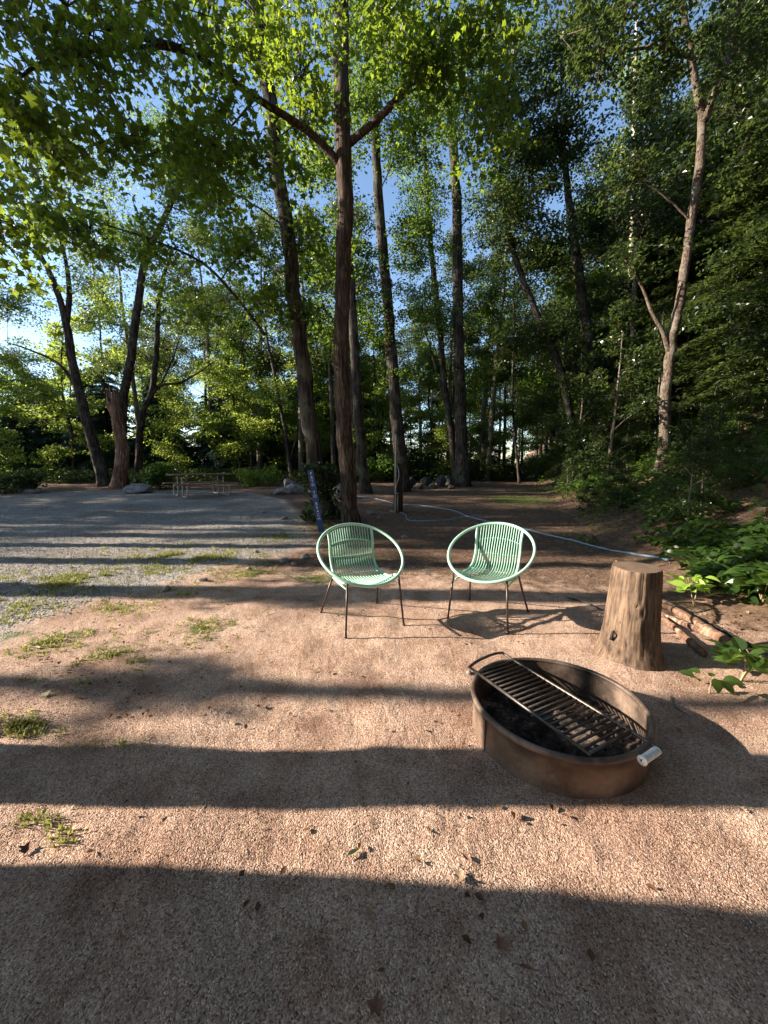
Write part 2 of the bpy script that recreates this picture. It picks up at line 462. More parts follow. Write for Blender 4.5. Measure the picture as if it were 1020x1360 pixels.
def build_ground():
    nr = 520
    r = np.concatenate([[0.02], np.geomspace(.35, 260, nr)])
    th = np.concatenate([np.linspace(-62, 62, 900, endpoint=False), np.linspace(62, 298, 236, endpoint=False)])
    th = np.radians(th)
    R, T = np.meshgrid(r, th, indexing='ij')
    X = R * np.sin(T); Y = R * np.cos(T)
    Z = hgt(X, Y)
    lot, soil, moss = masks(X, Y)
    # crushed stone lies a little rougher, moss a little proud
    Z = Z + moss * .012 + .010 * (vnoise(X * 30, Y * 30, 77) - .5) * lot * (R < 9)
    ni, nj = X.shape
    idx = np.arange(ni * nj).reshape(ni, nj)
    q = np.stack([idx[:-1], idx[1:], np.roll(idx, -1, 1)[1:], np.roll(idx, -1, 1)[:-1]], -1).reshape(-1, 4)[:, ::-1]
    co = np.stack([X, Y, Z], -1).reshape(-1, 3)
    fx = co[q].mean(1)
    nz = fbm(fx[:, 0] * 3, fx[:, 1] * 3, 3, 8) - .5
    isl = (poly_sd(fx[:, 0], fx[:, 1], LOT) + nz * .35) > 0
    ish = (fx[:, 0] - bank_edge(fx[:, 1]) + nz * .8 > 0.1) & ~isl
    for name, sel in (('ground', ~isl & ~ish), ('parking_lot', isl), ('hillside', ish)):
        f = q[sel]
        used, inv = np.unique(f.ravel(), return_inverse=True)
        mb = MB(); mb.add(co[used], inv.reshape(-1, 4))
        o = mb.build(name, M['earth'])
        for an, arr in (('lot', lot), ('soil', soil), ('moss', moss)):
            at = o.data.attributes.new(an, 'FLOAT', 'POINT'); at.data.foreach_set('value', arr.ravel()[used].astype(np.float32))
        o['kind'] = 'structure'
build_ground()

# ------------------------------------------------------------------ leaves
def tmpl_maple():
    tips = [(-.42, .10), (-.62, .48), (0, 1.0), (.62, .48), (.42, .10)]
    notch = [(-.30, .34), (-.20, .62), (.20, .62), (.30, .34)]
    pts = [(0, .30), (0, 0)]
    for i in range(5):
        pts.append(tips[i])
        if i < 4: pts.append(notch[i])
    v = np.array([[x, y - .35, -.10 * abs(x) + (-.10 if abs(x) > .4 or y > .9 else 0)] for x, y in pts])
    f = np.array([[0, 1 + i, 1 + (i + 1) % 10] for i in range(10)])
    return v, f
def tmpl_oval(w=.36, fold=.12):
    v = np.array([[0, -.5, 0], [-w * .8, -.2, fold], [-w, .1, fold], [0, .5, -.05], [w, .1, fold], [w * .8, -.2, fold]])
    return v, np.array([[0, 3, 2, 1], [0, 5, 4, 3]])
def tmpl_rhomb(w=.34, fold=.1):
    v = np.array([[0, -.5, 0], [-w, 0, fold], [0, .5, 0], [w, 0, fold]])
    return v, np.array([[0, 3, 2], [0, 2, 1]])
def tmpl_needle(w=.12):
    v = np.array([[0, -.5, 0], [-w, 0.05, 0.02], [0, .5, -.06], [w, 0.05, 0.02]])
    return v, np.array([[0, 3, 2, 1]])
def tmpl_broad(w=.30):
    t = np.linspace(0, 1, 7); ww = w * np.sin(PI * t ** .75) ** .9; ww[0] = ww[-1] = 0
    v = [[0, k - .5, -.10 * (k - .5) ** 2 * 2] for k in t] + [[-a, k - .5, .30 * a - .2 * (k - .5) ** 2] for a, k in zip(ww[1:-1], t[1:-1])] + [[a, k - .5, .30 * a - .2 * (k - .5) ** 2] for a, k in zip(ww[1:-1], t[1:-1])]
    f = []
    for i in range(6):
        l0 = 0 if i == 0 else 6 + i; l1 = 6 if i == 5 else 7 + i
        r0 = 0 if i == 0 else 11 + i; r1 = 6 if i == 5 else 12 + i
        a = [i, i + 1, l1, l0]; b = [i, r0, r1, i + 1]
        for q in (a, b):
            q = list(dict.fromkeys(q)); f.append(q[:3])
            if len(q) == 4: f.append([q[0], q[2], q[3]])
    return np.array(v), np.array(f)
TM = {'broad': tmpl_broad(), 'maple': tmpl_maple(), 'oval': tmpl_oval(), 'rhomb': tmpl_rhomb(), 'needle': tmpl_needle(), 'long': tmpl_oval(.2, .06)}

def add_leaves(mb, pos, size, tm, up=.8, d=None, tint=None, nrm=None):
    n = len(pos)
    tv, tf = TM[tm]
    if nrm is None:
        nrm = rng.normal(0, 1, (n, 3)); nrm /= np.linalg.norm(nrm, axis=1)[:, None]
        nrm = nrm * (1 - up * .6) + np.array([0, 0, 1.]) * up
    nrm = nrm / (np.linalg.norm(nrm, axis=1)[:, None] + 1e-9)
    if d is None: d = rng.normal(0, 1, (n, 3)) + np.array([0, 0, -.3])
    d = d - nrm * (d * nrm).sum(1)[:, None]; d /= np.linalg.norm(d, axis=1)[:, None] + 1e-9
    s = np.cross(d, nrm)
    size = np.broadcast_to(size, (n,)) * rng.uniform(.7, 1.25, n)
    ax = rng.uniform(.7, 1.15, n)[:, None, None]; az = rng.uniform(-.8, 2.6, n)[:, None, None]
    co = pos[:, None, :] + size[:, None, None] * (ax * tv[None, :, 0, None] * s[:, None] + tv[None, :, 1, None] * d[:, None] + az * tv[None, :, 2, None] * nrm[:, None])
    k = len(tv)
    f = (tf[None] + (np.arange(n) * k)[:, None, None]).reshape(-1, tf.shape[1])
    if tint is None: tint = rng.random(n)
    mb.add(co.reshape(-1, 3), f, np.repeat(np.clip(tint, 0, 1), k))

def spray_points(centre, n, rad, flat=.35, drop=.0):
    """leaves scattered in a flattened clump, thinning outwards"""
    a = rng.normal(0, 1, (n, 3)); a /= np.linalg.norm(a, axis=1)[:, None]
    r = rad * rng.random(n)[:, None] ** .55
    p = a * r * np.array([1, 1, flat])
    p[:, 2] -= drop * (np.hypot(p[:, 0], p[:, 1]) ** 2) / max(rad, .01)
    return p + centre

def limb(mb, a, b, r0, r1, seed, sag=.0, n=9, sides=6, wob=.06):
    a = np.asarray(a, float); b = np.asarray(b, float); L = np.linalg.norm(b - a)
    t = np.linspace(0, 1, n)[:, None]
    mid = (a + b) / 2 + np.array([0, 0, .14 * L - sag])
    path = (1 - t) ** 2 * a + 2 * (1 - t) * t * mid + t * t * b
    rs = np.random.default_rng(seed)
    w = rs.normal(0, wob * L / n, (n, 3)); w[0] = 0; w[-1] = 0
    path = path + w
    rad = r0 * (1 - t[:, 0]) + r1 * t[:, 0]
    mb.tube(path, rad, sides, cap=False)
    return path

def crown_on(trunk_path, trunk_rad, blobs, leaf, size, per, sprad, limbs_mb, leaves_mb, flat=.35, up=.7, drop=.3, seed=1, twig=True, tintbias=0, limbs_out=None):
    """blobs: (centre, (rx,ry,rz), number of sprays). Limbs reach from the trunk into each blob; leaf sprays hang on twigs"""
    rs = np.random.default_rng(seed)
    for bi, (c, rr, ns) in enumerate(blobs):
        c = np.asarray(c, float); rr = np.asarray(rr if np.ndim(rr) else (rr, rr, rr * .7), float)
        # attach point: trunk point somewhat below the blob
        dh = np.hypot(*(trunk_path[:, :2] - c[:2]).T)
        cost = np.hypot(dh, trunk_path[:, 2] - (c[2] - .55 * dh)) + (trunk_path[:, 2] < trunk_path[0, 2] + 1.2) * 5
        i = int(np.argmin(cost))
        r0 = min(trunk_rad[i] * .5, .012 + .0075 * np.linalg.norm(trunk_path[i] - c))
        if isinstance(limbs_out, list):
            limbs_mb = MB(); limbs_out.append(limbs_mb)
        main = limb(limbs_mb, trunk_path[i], c, r0, r0 * .35, seed * 31 + bi, 0, 12, 7)
        nsub = max(2, ns // 7)
        subs = []
        for k in range(nsub):
            a = rs.normal(0, 1, 3); a /= np.linalg.norm(a)
            tgt = c + a * rr * rs.uniform(.35, .95)
            st = main[rs.integers(5, 12)]
            subs.append(limb(limbs_mb, st, tgt, r0 * .38, .006, seed * 77 + bi * 9 + k, 0, 7, 5, .1))
        for k in range(ns):
            sub = subs[rs.integers(0, nsub)]
            a = rs.normal(0, 1, 3); a /= np.linalg.norm(a)
            cc = c + a * rr * rs.random() ** .45
            if rs.random() < .5: cc = cc * .5 + (sub[rs.integers(2, 7)] + rs.normal(0, .3, 3) * sprad) * .5
            if twig:
                j = int(np.argmin(np.linalg.norm(sub - cc, axis=1)))
                limb(limbs_mb, sub[j], cc, .010, .003, seed * 99 + bi * 50 + k, 0, 4, 3, .15)
            n = int(per * rs.uniform(.5, 1.4))
            p = spray_points(cc, n, sprad * rs.uniform(.6, 1.3), flat, drop)
            tb = rs.uniform(-.25, .25) + tintbias
            add_leaves(leaves_mb, p, size, leaf, up, tint=rng.random(n) * .8 + .1 + tb)

def trunk_tube(mb, path, rad, n, sides=14, ridge=.06, seed=0, flare=True, k=11, root=None):
    p = smooth_path(path, n)
    L = np.concatenate([[0], np.cumsum(np.linalg.norm(np.diff(p, axis=0), axis=1))])
    rr = np.interp(np.linspace(0, 1, n), np.linspace(0, 1, len(rad)), rad)
    if flare:
        rr = rr * (1 + .38 * np.exp(-L / .18))
        p = p.copy(); p[0, 2] -= .12
    # small uneven wander, so the bole is not ruled
    rs = np.random.default_rng(seed + 5)
    w = np.cumsum(rs.normal(0, .012, (n, 2)), 0); w -= np.linspace(0, 1, n)[:, None] * w[-1]
    p[:, :2] += w * min(1, rr[0] / .15)
    mb.tube(p, rr, sides, ridge, seed, k=k)
    return p, rr

def px_tree(name, label, cat, base, pts, Y, rad, bark, blobs=(), leaf='rhomb', size=.09, lm='ash', per=40, sprad=.5, n=50, sides=14, ridge=.06,
            seed=1, extra=(), group=None, flat=.35, up=.7, drop=.3, ztop=None, limb_name='branches', tintbias=0, boughs=()):
    """pts: photo pixels up the bole at distance Y; blobs: (u, v, Y, radii, sprays)"""
    b = G(*base); Yb = b[1] if Y is None else Y
    if Y is not None:
        d = rayd(*base); t = Y / d[1]; b = np.array([d[0] * t, Y, 0]); b[2] = hz(b[0], b[1])
    path = [b] + [P(u, v, Yb + (dy[0] if dy else 0)) for (u, v, *dy) in pts]
    if ztop: path.append(path[-1] + np.array(ztop, float))
    t = empty(name, tuple(b), 0, label, cat, group)
    tm = MB(); p, rr = trunk_tube(tm, path, rad, n, sides, ridge, seed)
    for (pp, rd) in extra:      # forks that are part of the bole
        q = smooth_path([P(u, v, Yb + (dy[0] if dy else 0)) for (u, v, *dy) in pp], max(8, n // 2))
        tm.tube(q, np.interp(np.linspace(0, 1, len(q)), np.linspace(0, 1, len(rd)), rd), 9, ridge, seed + 4)
    tm.build('trunk', bark, t, loc=b)
    if blobs:
        lb, lv = MB(), MB()
        allp, allr = p, rr
        for ways in boughs:
            bm_ = MB()
            for (pp, ra, rb) in ways:
                q = smooth_path([P(*k) for k in pp], 30); bm_.tube(q, np.linspace(ra, rb, 30), 9, .06, seed + 9)
                allp = np.vstack([allp, q[4:]]); allr = np.concatenate([allr, np.linspace(ra, rb, 30)[4:] * 1.2])
            bm_.build('bough', bark, t, loc=b)
        for (pp, rd) in extra:
            q = smooth_path([P(u, v, Yb + (dy[0] if dy else 0)) for (u, v, *dy) in pp], 20)
            allp = np.vstack([allp, q]); allr = np.concatenate([allr, np.linspace(rd[0], rd[-1], 20)])
        bl = [(P(u, v, y), r, k) for (u, v, y, r, k) in blobs]
        lo_ = []
        crown_on(allp, allr, bl, leaf, size, per, sprad, lb, lv, flat, up, drop, seed, tintbias=tintbias, limbs_out=lo_)
        for k_ in lo_: k_.build('branch', bark, t, loc=b)
        lv.build('crown', M[lm], t, smooth=False, loc=b)
    return t, p, rr

# ------------------------------------------------------------------ the trees one can tell apart
# tall reddish maple behind the chairs
b1 = G(468, 693); Y1 = b1[1]
T1, p1, r1 = px_tree('maple_tree', 'tallest reddish brown trunk, standing straight behind the first hoop chair', 'tree',
    (468, 693), [(464, 600), (461, 480), (458, 330), (454, 200), (451, 80), (450, -60), (452, -260)], None, [.178, .168, .163, .158, .153, .148, .145, .12, .10], M['bark_red'],
    blobs=[(250, 60, 6.0, (1.5, 1.2, .9), 25), (120, 40, 5.2, (1.2, 1.0, .8), 21), (20, 90, 4.9, (1.1, 1.0, .8), 19), (60, 200, 5.0, (.9, .9, .8), 16), (330, 190, 6.6, (1.0, .8, .7), 18),
           (170, 180, 5.5, (.8, .8, .7), 11), (255, 190, 6.2, (.9, .8, .7), 16),
           (400, 60, 7.6, (1.0, 1.0, .8), 20), (560, 80, 7.2, (1.0, 1.0, .9), 30), (640, 40, 6.6, (1.2, 1.0, .7), 28), (520, -40, 7, (1.5, 1.2, .8), 28), (300, -60, 6, (1.6, 1.4, .8), 25),
           (240, 225, 7.2, (.9, .9, .7), 20), (100, -40, 4.6, (1.5, 1.2, .6), 20), (10, 330, 5.2, (.5, .5, .6), 9), (640, 170, 7.4, (.8, .8, .7), 15)],
    boughs=[[([(456, 222, Y1), (410, 175, Y1 - .3), (340, 130, Y1 - 1.1), (258, 72, Y1 - 2.0), (180, 48, Y1 - 2.8), (80, 20, Y1 - 3.4)], .080, .018),
             ([(258, 72, Y1 - 2.0), (200, 62, Y1 - 2.6), (110, 70, Y1 - 3.2), (30, 100, Y1 - 3.6), (-30, 200, Y1 - 3.8)], .030, .010), ([(215, 58, Y1 - 2.3), (170, 20, Y1 - 2.5), (150, -30, Y1 - 2.9)], .025, .010),
             ([(340, 130, Y1 - 1.1), (300, 175, Y1 - 1.3), (265, 205, Y1 - 1.5)], .02, .008)],
            [([(462, 192, Y1), (505, 155, Y1 - .4), (550, 105, Y1 - .9), (575, 60, Y1 - 1.2), (588, -20, Y1 - 1.5)], .075, .030), ([(520, 142, Y1 - .6), (570, 108, Y1 - .8), (635, 100, Y1 - .6)], .02, .008)]],
    leaf='maple', size=.105, lm='maple', per=36, sprad=.50, n=90, sides=28, ridge=.10, seed=3, flat=.55, up=.35, drop=.4)

px_tree('ash_tree', 'leaning dark trunk wrapped in ivy at its foot, behind the blue sign', 'tree',
    (432, 688), [(420, 620), (404, 520), (388, 400), (374, 290), (362, 190), (348, 70), (338, -40), (330, -200)], None, [.21, .185, .165, .155, .15, .145, .135, .12, .1], M['bark_dark'],
    boughs=[[([(352, 445, 8.9), (318, 400, 8.4), (270, 350, 8.0), (200, 318, 7.6), (130, 295, 7.4), (60, 268, 7.2)], .035, .008)]],
    blobs=[(330, 330, 8.6, (.9, .8, .7), 21), (410, 330, 9.2, (.9, .9, .9), 23), (290, 250, 8.5, (.9, .8, .7), 21), (410, 160, 9, (1.0, 1.0, 1.0), 26), (270, 410, 8.8, (.9, .8, .6), 13), (350, 400, 8.6, (.6, .6, .6), 10),
           (330, 60, 9, (1.4, 1.2, 1.2), 34), (400, 410, 9.0, (.7, .7, .7), 13), (230, 340, 8.0, (.9, .8, .6), 16), (120, 310, 7.4, (.9, .8, .6), 16), (50, 290, 7.2, (.8, .7, .6), 14), (380, -60, 9, (2, 1.6, 1.0), 39)],
    leaf='maple', size=.10, lm='maple', per=36, sprad=.48, n=90, sides=26, ridge=.12, seed=11, flat=.5, up=.5)

px_tree('oak_tree', 'dark tree just behind the tall reddish maple, its foot showing beside the maple', 'tree',
    (486, 655), [(480, 580), (474, 470), (468, 350), (464, 200), (462, 60)], None, [.21, .19, .17, .15, .12, .08], M['bark_dark'],
    blobs=[(480, 130, 14, (1.6, 1.4, 1.6), 62), (430, 220, 14, (1.5, 1.3, 1.3), 55), (490, 20, 14, (2.0, 1.6, 1.4), 65), (430, 340, 15, (1.2, 1.2, 1.4), 40), (440, 440, 16, (1.0, 1, 1.2), 29)],
    leaf='rhomb', size=.105, lm='ash', per=55, sprad=.6, n=60, seed=12, ridge=.1)

px_tree('oak_tree', 'dark straight trunk rising right behind the utility post', 'tree',
    (536, 652), [(528, 590), (521, 500), (513, 400), (505, 290), (499, 180), (495, 60)], None, [.28, .25, .22, .20, .175, .15, .12], M['bark_dark'],
    blobs=[(540, 180, 14, (1.8, 1.5, 1.6), 68), (470, 330, 14.5, (1.1, 1.0, 1.3), 36), (545, 320, 15, (1.3, 1.1, 1.4), 44), (520, 60, 14, (2.2, 1.8, 1.6), 74), (560, 410, 15.5, (1.2, .9, 1.1), 32), (495, 420, 15, (1.0, .8, 1.2), 26), (540, 500, 15.5, (.9, .8, .7), 14)],
    leaf='rhomb', size=.105, lm='ash', per=60, sprad=.55, n=60, seed=13, ridge=.1)

px_tree('oak_tree', 'thickest and straightest of the dark trunks beside the boulders at the path', 'tree',
    (614, 646), [(612, 590), (611, 500), (608, 390), (606, 280), (600, 170), (597, 40)], None, [.36, .27, .245, .22, .20, .18, .13], M['bark_dark'],
    blobs=[(600, 150, 16, (2.2, 1.8, 1.8), 60), (660, 260, 17, (1.8, 1.6, 1.6), 46), (560, 300, 17, (1.5, 1.3, 1.6), 46), (650, 60, 15, (2.6, 2.0, 1.6), 82), (650, 400, 18, (1.6, 1.3, 1.6), 46), (575, 430, 17.5, (1.2, .9, 1.2), 27), (640, 500, 18, (1.3, 1.2, 1.2), 32)],
    leaf='rhomb', size=.105, lm='ash', per=65, sprad=.6, n=60, seed=14, ridge=.1)

px_tree('oak_tree', 'slim forked trunk leaning away from the thickest dark trunk by the boulders', 'tree',
    (605, 645), [(600, 575), (590, 500), (583, 420), (573, 330), (566, 220), (562, 120)], None, [.18, .15, .14, .13, .12, .10, .07], M['bark_dark'],
    blobs=[(560, 250, 17, (1.4, 1.3, 1.3), 35), (545, 380, 18, (.9, .9, 1.0), 15), (570, 130, 17, (1.6, 1.4, 1.4), 38)],
    extra=[(((594, 545), (582, 500), (568, 450), (556, 410)), [.08, .06, .04, .02]), (((596, 555), (604, 520), (610, 480)), [.05, .04, .02])],
    leaf='rhomb', size=.105, lm='ash', per=55, sprad=.55, n=50, seed=15, ridge=.08)

# pale bare-stemmed tree on the bank
px_tree('beech_tree', 'pale smooth sunlit trunk rising from the bank, forking high above the stump', 'tree',
    (881, 618), [(883, 560), (889, 490), (894, 440), (906, 380), (916, 300), (926, 230), (936, 155), (922, 90), (905, 0), (890, -120)], 10.5,
    [.16, .13, .12, .11, .105, .10, .095, .09, .07, .06, .04], M['bark_pale'],
    extra=[(((889, 470), (880, 440), (866, 415), (852, 380), (830, 345)), [.065, .055, .045, .03, .015]), (((936, 160), (950, 120), (968, 70), (985, -10)), [.09, .075, .06, .045]),
           (((924, 80), (880, 62), (820, 68), (760, 60)), [.05, .04, .03, .012])],
    blobs=[(900, 60, 9.5, (1.3, 1.2, 1.0), 26), (800, 70, 9.5, (1.2, 1.0, .9), 26), (980, 60, 9.5, (1.0, 1.0, 1.0), 18), (990, 220, 10.6, (.9, .9, .8), 16), (830, 230, 10.6, (.9, .9, .8), 14), (850, 330, 10, (.7, .8, .6), 8),
           (850, -30, 9.5, (2.0, 1.5, 1.0), 40)],
    leaf='rhomb', size=.11, lm='forest', per=60, sprad=.5, n=80, sides=18, ridge=.07, seed=21)
px_tree('birch_tree', 'thin white birch stem catching the sun high in the woods', 'tree',
    (828, 560), [(834, 460), (838, 360), (840, 250), (842, 120), (846, 20)], 19, [.14, .12, .11, .10, .09, .06], M['bark_birch'],
    blobs=[(845, 80, 19, (1.6, 1.4, 1.6), 18), (830, 200, 20, (1.3, 1.3, 1.2), 10)], leaf='rhomb', size=.12, lm='light', per=50, sprad=.6, n=40, seed=22)
px_tree('birch_tree', 'short pale stem half hidden in hemlock boughs on the slope', 'tree',
    (938, 500), [(936, 440), (940, 360), (960, 260), (985, 160)], 15, [.12, .11, .10, .085, .05], M['bark_pale'],
    blobs=[(985, 160, 15, (1.6, 1.4, 1.4), 24)], leaf='rhomb', size=.12, lm='forest', per=60, sprad=.6, n=40, seed=23)
px_tree('oak_tree', 'dark curved trunk deep in the shaded woods, leaning over the path', 'tree',
    (797, 585), [(790, 520), (782, 450), (772, 380), (760, 300), (750, 200)], 17, [.25, .21, .19, .18, .16, .10], M['bark_dark'],
    blobs=[(740, 180, 16, (2.2, 1.8, 2.0), 90), (800, 300, 17, (2.0, 1.6, 1.6), 60), (720, 330, 16, (1.7, 1.5, 1.5), 54), (760, 60, 15, (2.6, 2.0, 1.8), 90), (730, 440, 16.5, (1.4, 1.3, 1.3), 34)], leaf='rhomb', size=.125, lm='forest', per=70, sprad=.65, n=50, seed=24)
px_tree('oak_tree', 'slender dark trunk slanting across the woods beside the curved one', 'tree',
    (775, 600), [(755, 530), (735, 460), (712, 410), (692, 360), (676, 310), (664, 230)], 16.5, [.16, .15, .135, .12, .11, .10, .06], M['bark_dark'],
    blobs=[(680, 280, 16, (1.7, 1.4, 1.5), 54), (700, 200, 16, (2.0, 1.6, 1.7), 64), (670, 130, 15.5, (1.8, 1.6, 1.6), 60)], leaf='rhomb', size=.12, lm='forest', per=65, sprad=.6, n=44, seed=25)
px_tree('sapling_tree', 'thin upright young tree at the mouth of the path', 'tree',
    (690, 642), [(684, 590), (680, 520), (682, 440), (684, 360)], None, [.07, .06, .05, .04, .02], M['bark_dark'],
    blobs=[(690, 450, 19, (1.5, 1.3, 1.6), 44), (665, 370, 19, (1.3, 1.2, 1.3), 26), (670, 540, 19, (1.0, 1.0, .9), 16), (715, 550, 18, (1.0, 1.0, .8), 16)], leaf='rhomb', size=.115, lm='forest', per=60, sprad=.6, n=36, sides=10, seed=26)
# clump beyond the gravel
px_tree('willow_tree', 'dark forked trunk leaning outwards from the clump beyond the gravel', 'tree',
    (140, 646), [(128, 600), (115, 550), (100, 490), (90, 430), (70, 370), (45, 320), (22, 270)], None, [.26, .22, .20, .17, .14, .11, .08, .05], M['bark_dark'],
    extra=[(((88, 430), (92, 390), (86, 340), (72, 290)), [.12, .10, .07, .03]), (((105, 520), (80, 485), (40, 465), (10, 455)), [.09, .06, .04, .02])],
    blobs=[(60, 300, 18, (2.2, 2.0, 1.5), 79), (10, 400, 18, (2.0, 1.8, 1.4), 79), (110, 230, 18, (2.2, 2.0, 1.5), 68), (20, 480, 19, (1.8, 1.6, 1.2), 65), (40, 180, 17, (2.4, 2, 1.6), 61), (130, 380, 18, (1.5, 1.4, 1.3), 36), (60, 530, 20, (1.8, 1.5, 1.2), 54)],
    leaf='rhomb', size=.105, lm='light', per=50, sprad=.7, n=50, seed=31, ridge=.1)
px_tree('willow_tree', 'long dark stem rising straight and slanting over the broken snag', 'tree',
    (163, 646), [(162, 590), (164, 530), (175, 470), (183, 400), (195, 340), (215, 295), (236, 255), (262, 200)], None, [.22, .19, .18, .165, .15, .13, .11, .08, .05], M['bark_dark'],
    blobs=[(250, 260, 18, (2.0, 1.8, 1.4), 70), (180, 310, 18, (1.6, 1.6, 1.3), 55), (230, 180, 18, (2.4, 2, 1.6), 79), (330, 230, 18, (1.8, 1.6, 1.4), 62), (150, 420, 18, (1.3, 1.3, 1.1), 29), (300, 320, 18, (1.4, 1.3, 1.3), 42)],
    leaf='rhomb', size=.105, lm='ash', per=45, sprad=.7, n=50, seed=32, ridge=.1)
px_tree('willow_tree', 'dark stem with bare crooked boughs reaching over the picnic table', 'tree',
    (182, 643), [(184, 590), (190, 545), (200, 515), (206, 440), (212, 380), (228, 330)], None, [.18, .15, .14, .13, .11, .09, .05], M['bark_dark'],
    extra=[(((196, 530), (214, 512), (240, 508), (268, 492), (288, 478)), [.09, .07, .055, .035, .015]), (((212, 514), (228, 480), (240, 445)), [.05, .035, .015])],
    blobs=[(255, 420, 18, (1.4, 1.3, 1.0), 34), (210, 380, 18.5, (1.6, 1.4, 1.1), 42), (300, 390, 18, (1.5, 1.3, 1.0), 38), (290, 500, 20, (1.8, 1.4, 1.0), 55), (240, 550, 20, (1.6, 1.4, 1.0), 46)],
    leaf='rhomb', size=.105, lm='light', per=45, sprad=.65, n=50, seed=33, ridge=.08)
px_tree('aspen_tree', 'thin leaning stem with lime coloured leaves between the picnic table and ivy trunk', 'tree',
    (388, 640), [(378, 570), (364, 500), (352, 440), (344, 380)], None, [.11, .095, .08, .065, .03], M['bark_dark'],
    extra=[(((386, 610), (396, 560), (380, 510), (366, 470)), [.05, .045, .035, .015])],
    blobs=[(350, 520, 19, (1.5, 1.3, .9), 34), (330, 560, 20, (1.3, 1.2, .8), 26), (390, 480, 20, (1.0, 1.0, .9), 16), (340, 440, 19, (1.0, 1.0, .9), 10)],
    leaf='rhomb', size=.105, lm='light', per=50, sprad=.6, n=36, sides=9, seed=34)
px_tree('aspen_tree', 'narrow dark stem glimpsed between the ivy trunk and the reddish maple', 'tree',
    (446, 645), [(443, 580), (440, 500), (436, 430)], None, [.12, .10, .09, .05], M['bark_dark'],
    blobs=[(440, 450, 18, (1.0, 1.0, .9), 21), (420, 380, 18, (1.1, 1.1, 1.0), 18)], leaf='rhomb', size=.105, lm='ash', per=50, sprad=.6, n=30, sides=9, seed=35)

# broken snag
def snag():
    b = G(166, 647); Y = b[1] - .5; b = np.array([b[0], Y, hz(b[0], Y)])
    t = empty('tree_snag', tuple(b), 0, 'broken dead trunk, reddish and splintered, in front of the leaning stems past the gravel', 'snag')
    path = smooth_path([b - [0, 0, .1], P(163, 600, Y), P(156, 560, Y), P(150, 532, Y)], 30)
    rad = np.interp(np.linspace(0, 1, 30), [0, .08, .5, 1], [.36, .27, .22, .24])
    mb = MB(); sides = 26
    mb.tube(path, rad, sides, .16, 61, cap=False, k=10)
    v = mb.v[0]; v[-sides:, 2] += rng.uniform(-.35, .5, sides); v[-2 * sides:-sides, 2] += rng.uniform(-.12, .15, sides)
    mb.build('trunk', M['snag'], t, loc=b)
    mb = MB()
    for k in range(9):
        a = k / 9 * 2 * PI; p0 = path[-3] + np.array([math.cos(a), math.sin(a), 0]) * .2
        mb.tube([p0, p0 + [0, 0, .3], p0 + [rng.normal(0, .05), rng.normal(0, .05), rng.uniform(.5, 1.0)]], [.06, .045, .006], 5)
    mb.build('splinter', M['snag'], t, loc=b)
snag()

# ------------------------------------------------------------------ trees of the wood: a few kinds, copied one by one
def forest_proto(kind, seed, h, r, bark, lm, leaf, size, nspr, per, low=.25, sprad=.7):
    rs = np.random.default_rng(seed)
    t = bpy.data.objects.new(kind, None)
    tm = MB(); lean = rs.normal(0, .35, 2)
    pth = [(0, 0, 0), (lean[0] * .3, lean[1] * .3, h * .3), (lean[0] * .5 + rs.normal(0, .15), lean[1] * .5, h * .6), (lean[0], lean[1], h * .98)]
    p, rr = trunk_tube(tm, pth, [r, r * .8, r * .55, r * .12], 34, 10, .1, seed)
    lb, lv = MB(), MB()
    if leaf == 'needle':
        nb = nspr
        for k in range(nb):
            f = low + (1 - low) * (k / nb) ** .9; z = f * h; i = min(33, int(f * 33))
            L = (1 - (f - low) / (1 - low)) ** .75 * h * .30 + .5
            a = rs.uniform(0, 2 * PI); L *= rs.uniform(.7, 1.15)
            dirv = np.array([math.cos(a), math.sin(a), 0])
            s = np.linspace(0, 1, 8)[:, None]
            path = p[i] + dirv * L * s + np.array([0, 0, 1]) * (.10 * L * np.sin(s * 2.2) - .30 * L * s ** 2)
            lb.tube(path, np.linspace(.03, .006, 8), 4, cap=False)
            n = int(per * L); u = rs.random(n) ** .8
            side = np.cross(dirv, [0, 0, 1.])
            pos = np.stack([np.interp(u, s[:, 0], path[:, j]) for j in range(3)], 1)
            off = rs.uniform(-1, 1, n); wdt = .42 * L * (1 - u * .75)
            pos += side * (off * wdt)[:, None]; pos[:, 2] += rs.normal(0, .05, n) - .18 * np.abs(off) * wdt
            d = dirv * 1.0 + side * np.sign(off)[:, None] * .8 + np.array([0, 0, -.35]) + rs.normal(0, .3, (n, 3))
            nr = np.tile([0, 0, 1.], (n, 1)) + rs.normal(0, .35, (n, 3))
            add_leaves(lv, pos, size, leaf, d=d, nrm=nr, tint=rs.random(n) * .6 + rs.uniform(0, .4))
    else:
        blobs = []
        nb = 9
        for k in range(nb):
            f = low + (1 - low) * (k + .5) / nb
            a = k * 2.4 + rs.uniform(-.5, .5); q = p[min(33, int(f * 33))]
            w = h * .20 * math.sin(PI * min(1, (f - low) / (1 - low) * .85 + .18)) + .3
            blobs.append((q + [math.cos(a) * w * .75, math.sin(a) * w * .75, .3], (w * .8, w * .8, h * .09), nspr // nb))
        crown_on(p, rr, blobs, leaf, size, per, sprad, lb, lv, .4, .6, .3, seed)
    parts = []
    for nm, m_, mt in (('trunk', tm, bark), ('branch', lb, bark), ('crown', lv, M[lm])):
        o = m_.build(nm, mt, None, smooth=(nm != 'crown')); COL.objects.unlink(o); parts.append(o)
    return t, parts
